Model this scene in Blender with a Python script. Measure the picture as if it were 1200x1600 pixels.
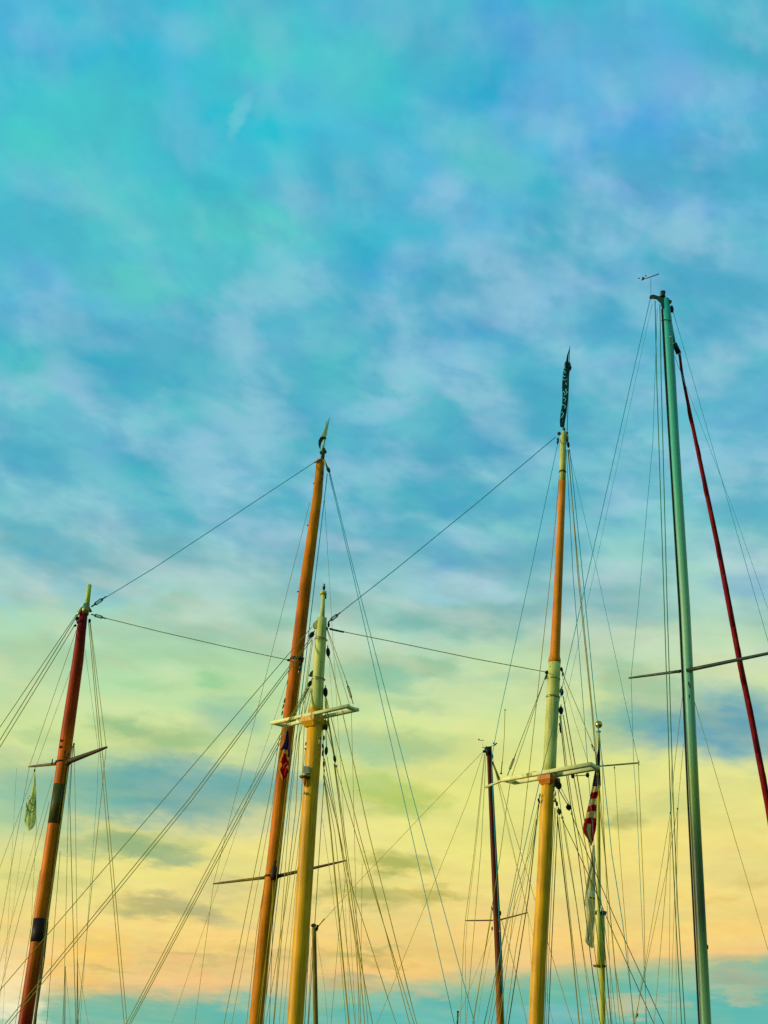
import bpy, math, random
from mathutils import Vector, Matrix
random.seed(7)
for o in list(bpy.data.objects): bpy.data.objects.remove(o)
C = bpy.context.scene.collection
SC = bpy.context.scene
# ------------------------------------------------------------------ camera
F = 2311.0                       # focal length in units of 1/1600 of the picture height
PITCH, ROLL = math.radians(25.7), math.radians(2.3)
CAM = Vector((0, 0, 2.6))
fw = Vector((0, math.cos(PITCH), math.sin(PITCH)))
r0 = Vector((1, 0, 0)); u0 = Vector((0, -math.sin(PITCH), math.cos(PITCH)))
cr = r0*math.cos(ROLL) + u0*math.sin(ROLL)
cu = u0*math.cos(ROLL) - r0*math.sin(ROLL)
cd = bpy.data.cameras.new('camera'); cam = bpy.data.objects.new('camera', cd); C.objects.link(cam)
cam.matrix_world = Matrix(((cr.x, cu.x, -fw.x, CAM.x), (cr.y, cu.y, -fw.y, CAM.y), (cr.z, cu.z, -fw.z, CAM.z), (0, 0, 0, 1)))
cd.sensor_fit = 'VERTICAL'; cd.sensor_height = 36.0; cd.lens = F/1600*36.0
cd.clip_start = 0.1; cd.clip_end = 9000
SC.camera = cam
SC.render.resolution_x = 768; SC.render.resolution_y = 1024
SC.view_settings.view_transform = 'Standard'; SC.view_settings.look = 'None'
SC.view_settings.gamma = 1; SC.view_settings.use_curve_mapping = False
SC.view_settings.exposure = 0.0

def ray(px, py): return fw + cr*((px-600)/F) + cu*((800-py)/F)
def P(px, py, d):                 # the point of the place seen at (px, py), d metres to the north
    r = ray(px, py); return CAM + r*(d/r.y)
def Q(px, py, z):                 # the same at height z
    r = ray(px, py); return CAM + r*((z-CAM.z)/r.z)
def zc(p): return (p-CAM).dot(fw)

def lin(c):
    return tuple((v/255/12.92 if v/255 <= .04045 else ((v/255+.055)/1.055)**2.4) for v in c) + (1,)

# ------------------------------------------------------------------ sky
SUN_AZ, SUN_EL = math.radians(-102), math.radians(11)
W = bpy.data.worlds.new('World'); SC.world = W; W.use_nodes = True
W.cycles.sampling_method = 'MANUAL'; W.cycles.sample_map_resolution = 256
SC.cycles.use_adaptive_sampling = True; SC.cycles.adaptive_threshold = .02; SC.cycles.adaptive_min_samples = 10
SC.cycles.max_bounces = 3; SC.cycles.diffuse_bounces = 2; SC.cycles.glossy_bounces = 2
nt = W.node_tree; nt.nodes.clear(); N = nt.nodes; L = nt.links
def nd(t, **k):
    n = N.new(t)
    for a, b in k.items(): setattr(n, a, b)
    return n
def math_(op, a, b=None, c=None, clamp=False):
    n = nd('ShaderNodeMath', operation=op, use_clamp=clamp)
    for i, v in enumerate((a, b, c)):
        if v is None: continue
        if isinstance(v, (int, float)): n.inputs[i].default_value = v
        else: L.new(v, n.inputs[i])
    return n.outputs[0]
def mix_(fac, a, b, mode='MIX'):
    n = nd('ShaderNodeMix', data_type='RGBA', blend_type=mode)
    for s, v in ((n.inputs[0], fac), (n.inputs[6], a), (n.inputs[7], b)):
        if isinstance(v, (int, float)): s.default_value = v
        elif isinstance(v, tuple): s.default_value = v
        else: L.new(v, s)
    return n.outputs[2]
def smooth_(v, a, b, lo=0.0, hi=1.0):
    n = nd('ShaderNodeMapRange', interpolation_type='SMOOTHSTEP')
    L.new(v, n.inputs[0]); n.inputs[1].default_value = a; n.inputs[2].default_value = b
    n.inputs[3].default_value = lo; n.inputs[4].default_value = hi
    return n.outputs[0]
def noise_(vec, scale, detail, rough=.5, dist=0.0, out=0):
    n = nd('ShaderNodeTexNoise'); L.new(vec, n.inputs['Vector'])
    n.inputs['Scale'].default_value = scale; n.inputs['Detail'].default_value = detail
    n.inputs['Roughness'].default_value = rough; n.inputs['Distortion'].default_value = dist
    return n.outputs[out]
def comb_(x, y, z=0.0):
    n = nd('ShaderNodeCombineXYZ')
    for i, v in enumerate((x, y, z)):
        if isinstance(v, (int, float)): n.inputs[i].default_value = v
        else: L.new(v, n.inputs[i])
    return n.outputs[0]
K = 1000.0
def skyuv(px, py):                # azimuth and elevation (thousandths of a radian) of a direction
    d = ray(px, py).normalized()
    return math.atan2(d.x, d.y)*K, math.asin(d.z)*K
tc = nd('ShaderNodeTexCoord').outputs['Generated']
sp = nd('ShaderNodeSeparateXYZ'); L.new(tc, sp.inputs[0]); X, Y, Z = sp.outputs
U = math_('MULTIPLY', math_('ARCTAN2', X, Y), K)
V = math_('MULTIPLY', math_('ARCSINE', Z), K)
# perspective coordinates of a flat cloud deck
zz = math_('ADD', math_('MAXIMUM', Z, 0.0), 0.17)
deck = comb_(math_('DIVIDE', X, zz), math_('DIVIDE', Y, zz), 3.7)
UV = comb_(U, V)
def warp(amp, scale, det):
    w = nd('ShaderNodeVectorMath', operation='SUBTRACT'); L.new(noise_(deck, scale, det, .6, 0, 1), w.inputs[0]); w.inputs[1].default_value = (.5, .5, .5)
    s = nd('ShaderNodeVectorMath', operation='MULTIPLY'); L.new(w.outputs[0], s.inputs[0]); s.inputs[1].default_value = amp
    return s.outputs[0]
wa = nd('ShaderNodeVectorMath', operation='ADD'); L.new(UV, wa.inputs[0]); L.new(warp((85, 36, 0), 9.0, 5), wa.inputs[1])
WUV = wa.outputs[0]
sw = nd('ShaderNodeSeparateXYZ'); L.new(WUV, sw.inputs[0])
# base: the sky's colour by height, from the glow low down to blue above
# (the low cloud bank's top climbs slightly towards the right)
vt = math_('SUBTRACT', math_('ADD', math_('MULTIPLY', sw.outputs[1], .45), math_('MULTIPLY', V, .55)), math_('MULTIPLY', U, .085))
ramp = nd('ShaderNodeValToRGB')
def rpos(py):
    u, v = skyuv(600, py); return v/1000
stops = [(1700, (104, 182, 168)), (1600, (98, 184, 172)), (1556, (118, 186, 164)), (1540, (152, 184, 150)), (1528, (242, 202, 138)), (1500, (250, 210, 130)),
         (1440, (249, 219, 138)), (1340, (242, 229, 140)), (1230, (231, 232, 148)), (1130, (212, 231, 162)),
         (1030, (188, 222, 182)), (940, (168, 216, 200)), (850, (140, 206, 208)), (700, (112, 188, 206)), (500, (100, 186, 208)),
         (250, (80, 194, 212)), (20, (78, 188, 214)), (-500, (70, 170, 215)), (-1500, (66, 150, 205))]
els = ramp.color_ramp.elements
while len(els) > 1: els.remove(els[-1])
first = True
mr = nd('ShaderNodeMapRange'); mr.clamp = True
L.new(vt, mr.inputs[0]); mr.inputs[1].default_value = 0; mr.inputs[2].default_value = 1200
for py, c in stops:
    pos = min(1, max(0, rpos(py)/1.2))
    e = els[0] if first else els.new(pos)
    e.position = pos; e.color = lin(c); first = False
L.new(mr.outputs[0], ramp.inputs[0])
col = ramp.outputs[0]
up = smooth_(V, rpos(1150)*1000, rpos(780)*1000)          # 0 in the glow, 1 in the blue part
low = math_('SUBTRACT', 1.0, up)
# broad drifts of hue: greener and bluer veils
g = smooth_(noise_(deck, 2.6, 3, .55), .46, .66)
lft = smooth_(U, 150, -230, .18, 1.0)
col = mix_(math_('MULTIPLY', math_('MULTIPLY', g, lft), math_('MULTIPLY', up, .55)), col, lin((88, 208, 184)))
b2 = nd('ShaderNodeVectorMath', operation='ADD'); L.new(deck, b2.inputs[0]); b2.inputs[1].default_value = (5.3, 2.1, 9.0)
bl = smooth_(noise_(b2.outputs[0], 3.4, 3, .55), .44, .66)
rgt = smooth_(U, -190, 200, .22, 1.0)
col = mix_(math_('MULTIPLY', math_('MULTIPLY', bl, rgt), math_('MULTIPLY', up, .85)), col, lin((124, 178, 232)))

# single clouds and gaps: px, py, half width, half height, tilt, colour, strength
blobs = [
 # glow
 (720, 1250, 240, 130, 0, (230, 234, 130), .4), (1060, 1370, 170, 130, 0, (246, 224, 130), .4), (60, 1360, 190, 60, 0, (232, 228, 148), .5),
 (480, 1300, 120, 60, 0, (242, 228, 158), .5), (330, 1290, 130, 26, 0, (234, 226, 158), .7),
 (330, 1060, 260, 70, 0, (180, 228, 168), .5), (160, 1010, 190, 60, 0, (176, 224, 180), .5), (800, 1060, 90, 60, 0, (205, 226, 170), .4),
 (1010, 1020, 160, 45, 5, (196, 218, 196), .5), (1150, 1060, 120, 30, 10, (210, 222, 190), .5), (1100, 930, 160, 40, 0, (165, 208, 205), .6),
 (240, 1520, 240, 34, 0, (248, 198, 138), .6), (130, 1500, 60, 50, 0, (254, 206, 100), .6), (640, 1500, 160, 40, 0, (250, 208, 122), .5),
 (6, 1578, 62, 42, 0, (255, 246, 214), 1.0), (0, 1530, 80, 50, 0, (252, 232, 176), .7),
 # dark clouds low down
 (270, 1238, 230, 60, 3, (90, 164, 168), 1.0), (230, 1240, 120, 34, 0, (86, 160, 170), .8), (400, 1228, 90, 30, 2, (94, 166, 172), .8), (100, 1228, 150, 54, 0, (112, 180, 168), .9), (30, 1260, 110, 60, 0, (150, 200, 172), .7),
 (330, 1218, 130, 26, 2, (100, 170, 172), .7), (420, 1235, 60, 30, 0, (120, 180, 172), .6), (200, 1325, 110, 22, 4, (140, 176, 128), 1.0),
 (275, 1340, 60, 18, 6, (150, 176, 136), .8), (130, 1310, 70, 16, 0, (160, 184, 132), .6),
 (255, 1415, 86, 18, 4, (184, 178, 120), 1.0), (300, 1430, 50, 14, 4, (170, 164, 122), .7), (60, 1375, 80, 12, 0, (206, 206, 130), .7),
 (630, 1350, 62, 18, 0, (172, 176, 92), 1.0), (570, 1402, 80, 18, 0, (172, 172, 96), .95), (680, 1400, 60, 14, 0, (186, 178, 98), .9),
 (430, 1492, 100, 12, 0, (212, 182, 116), .8), (570, 1495, 60, 10, 0, (196, 176, 108), .9), (560, 1535, 90, 10, 0, (190, 176, 128), .8), (150, 1518, 60, 9, 0, (206, 180, 110), .8),
 (360, 1385, 60, 16, 0, (204, 198, 140), .7), (350, 1440, 50, 12, 0, (204, 194, 136), .6), (300, 1500, 70, 8, 0, (210, 184, 124), .7),
 (612, 1242, 80, 32, 0, (172, 196, 104), .85), (650, 1262, 50, 20, 0, (172, 198, 100), .6), (640, 1165, 90, 28, 0, (168, 200, 146), .9), (560, 1165, 60, 30, 0, (150, 200, 158), .8), (575, 1215, 60, 24, 0, (180, 206, 128), .7),
 (208, 1140, 56, 26, 0, (152, 192, 140), .95), (282, 1162, 70, 26, 8, (158, 196, 140), .95), (370, 1125, 80, 36, 0, (146, 194, 168), .85), (70, 1148, 60, 14, 0, (170, 204, 150), .6),
 (430, 1190, 60, 30, 0, (162, 198, 176), .7), (975, 1275, 44, 18, 0, (178, 182, 108), .95), (1000, 1160, 100, 34, 0, (150, 188, 164), .7),
 (1010, 1125, 110, 30, 0, (128, 184, 164), .9), (1120, 1130, 150, 62, -3, (94, 164, 182), 1.0), (1170, 1150, 130, 55, 0, (90, 162, 186), .9), (1110, 1145, 90, 36, 0, (88, 160, 186), .8),
 (980, 1060, 70, 26, 0, (150, 194, 158), .8), (1020, 1080, 60, 22, 0, (160, 200, 168), .6), (1080, 1250, 70, 20, 0, (190, 206, 130), .5),
 (1150, 1530, 90, 20, -2, (172, 174, 146), .8), (1165, 1500, 34, 8, 0, (206, 184, 130), .7), (1140, 1552, 60, 8, 0, (196, 192, 152), .5), (1160, 1585, 110, 24, 0, (100, 184, 176), .8), (990, 1570, 60, 14, 0, (200, 192, 148), .8), (670, 1556, 44, 10, 0, (206, 184, 142), .6),
 (1190, 1375, 50, 14, 0, (222, 194, 112), .6), (1120, 1400, 50, 8, 0, (226, 200, 112), .5), (450, 1590, 160, 20, 0, (78, 182, 186), .6), (760, 1590, 200, 22, 0, (86, 184, 184), .6), (870, 1590, 60, 20, 0, (120, 184, 196), .5),
 # middle height
 (675, 975, 150, 26, 3, (124, 184, 176), 1.0), (600, 1055, 90, 26, 4, (142, 196, 166), .95), (690, 1046, 50, 20, -5, (150, 194, 158), .95), (640, 1095, 70, 12, 0, (172, 206, 158), .8),
 (800, 1065, 60, 18, 0, (168, 202, 168), .6), (285, 948, 60, 20, 4, (142, 194, 172), .95), (440, 975, 60, 20, 0, (138, 196, 170), .7), (240, 1065, 70, 10, 0, (158, 208, 152), .5), (345, 1065, 50, 14, 0, (140, 206, 150), .7),
 (105, 885, 130, 44, 0, (104, 176, 196), .9), (60, 850, 120, 30, 0, (96, 178, 198), .7), (230, 880, 80, 30, 0, (120, 184, 196), .6), (60, 925, 90, 26, 10, (158, 204, 214), .85), (560, 960, 80, 20, 0, (150, 198, 190), .6),
 (350, 815, 100, 30, -4, (92, 178, 194), .9), (420, 785, 70, 26, 0, (86, 180, 196), .8), (460, 850, 80, 24, 0, (124, 188, 206), .7), (280, 735, 90, 34, 0, (78, 186, 192), .9), (280, 790, 60, 30, 0, (84, 184, 192), .8),
 (720, 880, 80, 30, 0, (96, 172, 200), .8), (850, 870, 80, 26, 0, (112, 178, 198), .7), (800, 960, 80, 20, 0, (128, 180, 190), .7), (970, 960, 70, 20, 0, (122, 180, 184), .7), (1060, 860, 70, 20, 0, (128, 190, 196), .6), (1180, 910, 70, 30, 0, (118, 176, 206), .8),
 (770, 705, 80, 44, 0, (90, 170, 200), .85), (640, 790, 80, 50, 0, (84, 178, 192), .85), (700, 780, 60, 34, 0, (98, 174, 200), .7), (720, 740, 60, 16, 0, (150, 206, 214), .8), (640, 735, 60, 20, -10, (126, 196, 214), .7),
 (740, 915, 60, 34, 0, (174, 208, 216), .85), (620, 880, 90, 26, -10, (160, 204, 210), .8), (1160, 760, 80, 40, 0, (158, 206, 214), .7), (1180, 700, 60, 30, 0, (110, 180, 208), .7), (960, 800, 90, 34, 0, (142, 204, 208), .6), (560, 700, 60, 40, 0, (120, 188, 216), .5),
 (400, 772, 60, 16, -6, (152, 206, 216), .85), (350, 700, 100, 24, -10, (136, 198, 212), .6), (95, 790, 90, 34, 10, (148, 204, 214), .8), (175, 860, 60, 20, 20, (152, 208, 214), .6), (20, 745, 50, 26, 0, (150, 206, 220), .7), (230, 680, 60, 24, 0, (130, 204, 212), .7),
 (360, 880, 160, 22, -8, (158, 208, 202), .7),
 # blue part
 (110, 555, 130, 34, 0, (64, 184, 202), .9), (60, 560, 60, 40, 0, (70, 196, 190), .7), (190, 605, 90, 30, 0, (82, 182, 204), .8), (170, 540, 70, 20, 0, (128, 200, 224), .8), (100, 440, 100, 34, -10, (116, 186, 226), .7), (40, 480, 60, 40, 0, (86, 178, 220), .6),
 (290, 630, 100, 40, 0, (90, 188, 196), .7), (330, 560, 110, 40, 0, (110, 196, 204), .5), (430, 560, 60, 40, 0, (120, 190, 218), .6), (470, 640, 80, 34, 10, (118, 184, 216), .6), (570, 645, 50, 20, 0, (146, 200, 222), .8), (590, 420, 60, 40, 0, (90, 178, 222), .8),
 (740, 510, 130, 56, 0, (88, 170, 210), .85), (690, 560, 70, 26, 0, (72, 178, 204), .7), (850, 590, 60, 40, 0, (86, 174, 208), .5), (960, 565, 54, 30, 0, (146, 198, 226), .85), (960, 510, 60, 30, 0, (100, 168, 212), .7), (1110, 440, 90, 50, 0, (134, 184, 222), .6), (1150, 500, 80, 40, 0, (112, 178, 212), .6),
 (880, 440, 120, 50, 0, (130, 180, 226), .7), (800, 430, 80, 40, 0, (136, 182, 222), .6), (640, 400, 60, 34, 0, (128, 190, 220), .7), (680, 300, 50, 40, 30, (146, 198, 224), .85), (720, 340, 40, 30, 30, (126, 188, 214), .7), (650, 350, 60, 34, 0, (74, 182, 204), .6),
 (945, 275, 90, 24, 5, (128, 192, 236), .9), (1080, 320, 130, 40, -20, (134, 184, 230), .7), (960, 330, 110, 50, 0, (104, 174, 206), .6), (990, 220, 110, 50, 0, (82, 170, 224), .8), (1090, 120, 120, 50, -10, (140, 184, 218), .55), (1150, 60, 80, 50, 0, (74, 186, 204), .7), (1000, 60, 120, 60, 0, (98, 176, 220), .5),
 (835, 140, 110, 80, 20, (118, 182, 232), .85), (790, 60, 46, 90, 20, (62, 158, 220), .85), (738, 125, 50, 50, 0, (34, 170, 202), .8), (700, 100, 90, 60, 20, (96, 182, 222), .5), (760, 240, 100, 60, -20, (108, 198, 196), .7), (810, 200, 50, 26, 0, (78, 178, 210), .7), (870, 290, 40, 20, 0, (58, 186, 200), .6),
 (640, 80, 80, 60, 0, (106, 194, 206), .6), (620, 140, 60, 70, 0, (64, 194, 204), .7), (1120, 250, 80, 40, 0, (98, 174, 222), .5), (1130, 370, 100, 30, 0, (110, 190, 200), .4),
 (400, 195, 120, 26, 0, (50, 190, 212), .85), (310, 302, 50, 30, 0, (48, 184, 210), .85), (290, 60, 60, 34, 10, (122, 192, 220), .85), (250, 130, 36, 60, 10, (96, 182, 224), .8), (215, 110, 40, 60, 0, (60, 180, 210), .7), (100, 90, 90, 40, 0, (72, 182, 212), .7), (30, 20, 90, 50, 0, (92, 178, 220), .7),
 (110, 190, 170, 80, 20, (88, 204, 200), .7), (60, 240, 90, 40, 0, (90, 206, 200), .6), (420, 70, 120, 60, 0, (82, 206, 200), .75), (560, 120, 70, 70, 0, (96, 202, 200), .6), (380, 180, 30, 16, 60, (126, 204, 220), .7), (220, 330, 240, 90, 0, (96, 202, 198), .7), (60, 310, 80, 40, 0, (84, 190, 214), .6),
 (400, 350, 130, 40, 0, (98, 204, 196), .7), (440, 300, 60, 26, 0, (110, 190, 210), .6), (560, 380, 50, 40, 0, (60, 182, 208), .8), (200, 440, 90, 40, 0, (104, 208, 188), .6), (350, 440, 140, 60, 0, (98, 200, 202), .6), (500, 520, 70, 34, 0, (128, 200, 210), .6), (530, 240, 90, 70, 0, (88, 190, 218), .6),
]
for (px, py, rx, ry, rot, c, st) in blobs:
    u, v = skyuv(px, py); k = K/F*1.18
    m = nd('ShaderNodeMapping', vector_type='TEXTURE'); L.new(WUV, m.inputs[0])
    m.inputs['Location'].default_value = (u, v, 0); m.inputs['Rotation'].default_value = (0, 0, math.radians(rot - 2))
    m.inputs['Scale'].default_value = (rx*k/math.cos(v/K)*1.15, ry*k*1.15, 1)
    gr = nd('ShaderNodeTexGradient', gradient_type='SPHERICAL'); L.new(m.outputs[0], gr.inputs[0])
    col = mix_(smooth_(gr.outputs['Fac'], 0, .85, 0, st*.92), col, lin(c))
# cloud texture over everything: grey-blue bellies and pale tops, strongest at middle height
midb = math_('MULTIPLY', smooth_(V, rpos(1180)*1000, rpos(880)*1000), smooth_(math_('ADD', V, math_('MULTIPLY', U, -.35)), rpos(80)*1000, rpos(560)*1000, .28, 1.0))
lz = math_('LOGARITHM', math_('ADD', math_('MAXIMUM', Z, 0.0), .08), math.e)
dk = comb_(math_('MULTIPLY', U, .00105), math_('ADD', math_('MULTIPLY', lz, 1.3), math_('MULTIPLY', U, .00026)), 3.7)
b3 = nd('ShaderNodeVectorMath', operation='ADD'); L.new(dk, b3.inputs[0]); b3.inputs[1].default_value = (1.3, 7.7, 2.0)
d1 = smooth_(noise_(dk, 10.5, 4, .48, .15), .40, .68)
dark = mix_(up, lin((164, 184, 132)), lin((78, 166, 194)))
col = mix_(math_('MULTIPLY', d1, math_('ADD', math_('MULTIPLY', midb, .54), .20)), col, dark)
d2 = smooth_(noise_(b3.outputs[0], 14.0, 3, .48, .15), .42, .70)
lite = mix_(up, lin((250, 238, 184)), lin((166, 206, 226)))
col = mix_(math_('MULTIPLY', d2, math_('ADD', math_('MULTIPLY', midb, .46), .10)), col, lite)
d4 = smooth_(noise_(b3.outputs[0], 25.0, 4, .58, .2), .45, .68)
col = mix_(math_('MULTIPLY', d4, math_('ADD', math_('MULTIPLY', midb, .30), .08)), col, mix_(up, lin((216, 212, 142)), lin((80, 168, 198))))
# soft chroma speckle of thin cloud
d3 = noise_(deck, 26.0, 4, .6)
hs = nd('ShaderNodeHueSaturation'); L.new(col, hs.inputs['Color'])
L.new(math_('ADD', .5, math_('MULTIPLY', math_('SUBTRACT', d3, .5), .05)), hs.inputs['Hue'])
L.new(math_('ADD', .98, math_('MULTIPLY', math_('SUBTRACT', noise_(b3.outputs[0], 18.0, 4, .6), .5), .10)), hs.inputs['Value'])
hs.inputs['Saturation'].default_value = 1.05
sky = nd('ShaderNodeTexSky', sky_type='NISHITA', sun_disc=False)
sky.sun_elevation = SUN_EL; sky.sun_rotation = SUN_AZ
bgA = nd('ShaderNodeBackground'); L.new(sky.outputs[0], bgA.inputs[0]); bgA.inputs[1].default_value = 0.05
mul = nd('ShaderNodeMix', data_type='RGBA', blend_type='MULTIPLY')
bgB = nd('ShaderNodeBackground'); L.new(hs.outputs[0], bgB.inputs[0]); bgB.inputs[1].default_value = 1.06
ms = nd('ShaderNodeMixShader'); ms.inputs[0].default_value = .94      # thin clear-sky light through the cloud
L.new(bgA.outputs[0], ms.inputs[1]); L.new(bgB.outputs[0], ms.inputs[2])
N.remove(mul)
out = nd('ShaderNodeOutputWorld'); L.new(ms.outputs[0], out.inputs[0])

# ------------------------------------------------------------------ sun
sl = bpy.data.lights.new('sun', 'SUN'); sl.energy = 3.5; sl.angle = math.radians(6); sl.color = (1.0, .86, .62)
so = bpy.data.objects.new('sun', sl); C.objects.link(so)
sd = Vector((math.sin(SUN_AZ)*math.cos(SUN_EL), math.cos(SUN_AZ)*math.cos(SUN_EL), math.sin(SUN_EL)))
so.rotation_euler = sd.to_track_quat('Z', 'Y').to_euler(); so.location = (-30, 0, 30)

# ------------------------------------------------------------------ materials
def mat(name, c, rough=.5, metal=0.0, var=.15, vscale=6.0, bump=.0, bscale=30.0, stretch=(1, 1, 1), c2=None, coat=0.0, zr=None, spec=.15):
    m = bpy.data.materials.new(name); m.use_nodes = True; t = m.node_tree; b = t.nodes['Principled BSDF']
    b.inputs['Roughness'].default_value = rough; b.inputs['Specular IOR Level'].default_value = spec; b.inputs['Metallic'].default_value = metal; b.inputs['Coat Weight'].default_value = coat
    co = t.nodes.new('ShaderNodeTexCoord'); mp = t.nodes.new('ShaderNodeMapping'); mp.inputs['Scale'].default_value = stretch
    t.links.new(co.outputs['Object'], mp.inputs[0])
    n = t.nodes.new('ShaderNodeTexNoise'); n.inputs['Scale'].default_value = vscale; n.inputs['Detail'].default_value = 5; n.inputs['Roughness'].default_value = .65
    t.links.new(mp.outputs[0], n.inputs['Vector'])
    r = t.nodes.new('ShaderNodeValToRGB'); r.color_ramp.elements[0].position = .3; r.color_ramp.elements[1].position = .72
    c2 = c2 or tuple(v*(1-var*2) for v in c)
    r.color_ramp.elements[0].color = (*c2, 1); r.color_ramp.elements[1].color = (*c, 1)
    t.links.new(n.outputs[0], r.inputs[0]); last = r.outputs[0]
    if zr:                        # colour that changes along the spar, on the alloy mast with a painted-in reflection: [(height, colour)]
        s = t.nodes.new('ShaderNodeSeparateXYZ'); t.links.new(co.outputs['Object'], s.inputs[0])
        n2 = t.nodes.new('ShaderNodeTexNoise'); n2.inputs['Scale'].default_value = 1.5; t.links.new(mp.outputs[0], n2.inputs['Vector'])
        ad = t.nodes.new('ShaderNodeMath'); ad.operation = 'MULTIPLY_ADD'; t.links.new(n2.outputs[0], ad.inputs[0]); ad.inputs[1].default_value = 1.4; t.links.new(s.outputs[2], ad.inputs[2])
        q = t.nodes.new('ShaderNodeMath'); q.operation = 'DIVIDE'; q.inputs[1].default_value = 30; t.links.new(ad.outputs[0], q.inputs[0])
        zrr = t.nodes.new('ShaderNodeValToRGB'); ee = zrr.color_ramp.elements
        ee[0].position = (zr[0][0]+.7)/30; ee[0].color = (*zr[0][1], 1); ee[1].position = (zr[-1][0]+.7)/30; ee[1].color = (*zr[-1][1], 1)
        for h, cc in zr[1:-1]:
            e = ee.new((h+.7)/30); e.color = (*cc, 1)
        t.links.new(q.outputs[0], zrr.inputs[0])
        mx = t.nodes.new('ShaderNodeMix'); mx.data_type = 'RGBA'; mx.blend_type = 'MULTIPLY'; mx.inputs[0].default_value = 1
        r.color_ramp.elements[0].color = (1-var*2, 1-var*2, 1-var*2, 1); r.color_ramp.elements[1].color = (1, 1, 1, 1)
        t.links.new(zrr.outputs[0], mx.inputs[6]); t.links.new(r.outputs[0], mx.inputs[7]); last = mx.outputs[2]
    if stretch != (1, 1, 1) and var > .1:     # drying cracks, drips and rubbed places running along the spar
        mp2 = t.nodes.new('ShaderNodeMapping'); mp2.inputs['Scale'].default_value = (stretch[0], stretch[1], .035); t.links.new(co.outputs['Object'], mp2.inputs[0])
        ns = t.nodes.new('ShaderNodeTexNoise'); ns.inputs['Scale'].default_value = 26; ns.inputs['Detail'].default_value = 3; t.links.new(mp2.outputs[0], ns.inputs['Vector'])
        nb = t.nodes.new('ShaderNodeTexNoise'); nb.inputs['Scale'].default_value = 1.3; nb.inputs['Detail'].default_value = 3; t.links.new(co.outputs['Object'], nb.inputs['Vector'])
        m1_ = t.nodes.new('ShaderNodeMapRange'); t.links.new(ns.outputs[0], m1_.inputs[0]); m1_.inputs[1].default_value = .5; m1_.inputs[2].default_value = .72; m1_.inputs[3].default_value = 1; m1_.inputs[4].default_value = .62
        m2_ = t.nodes.new('ShaderNodeMapRange'); t.links.new(nb.outputs[0], m2_.inputs[0]); m2_.inputs[1].default_value = .35; m2_.inputs[2].default_value = .7; m2_.inputs[3].default_value = .78; m2_.inputs[4].default_value = 1.1; m2_.clamp = True
        mu = t.nodes.new('ShaderNodeMath'); mu.operation = 'MULTIPLY'; t.links.new(m1_.outputs[0], mu.inputs[0]); t.links.new(m2_.outputs[0], mu.inputs[1])
        mq = t.nodes.new('ShaderNodeMix'); mq.data_type = 'RGBA'; mq.blend_type = 'MULTIPLY'; mq.inputs[0].default_value = 1
        t.links.new(last, mq.inputs[6]); t.links.new(mu.outputs[0], mq.inputs[7]); last = mq.outputs[2]
    t.links.new(last, b.inputs['Base Color'])
    if 'cloth' in name and 'sail' not in name:      # thin cloth lets light through
        tr = t.nodes.new('ShaderNodeBsdfTranslucent'); t.links.new(last, tr.inputs['Color'])
        mxs = t.nodes.new('ShaderNodeMixShader'); mxs.inputs[0].default_value = .5; o_ = t.nodes['Material Output']
        t.links.new(b.outputs[0], mxs.inputs[1]); t.links.new(tr.outputs[0], mxs.inputs[2]); t.links.new(mxs.outputs[0], o_.inputs[0])
    if bump:
        n3 = t.nodes.new('ShaderNodeTexNoise'); n3.inputs['Scale'].default_value = bscale; n3.inputs['Detail'].default_value = 4; t.links.new(mp.outputs[0], n3.inputs['Vector'])
        bp = t.nodes.new('ShaderNodeBump'); bp.inputs['Strength'].default_value = bump; bp.inputs['Distance'].default_value = .02
        t.links.new(n3.outputs[0], bp.inputs['Height']); t.links.new(bp.outputs[0], b.inputs['Normal'])
    return m
ST = (1, 1, .12)
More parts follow.
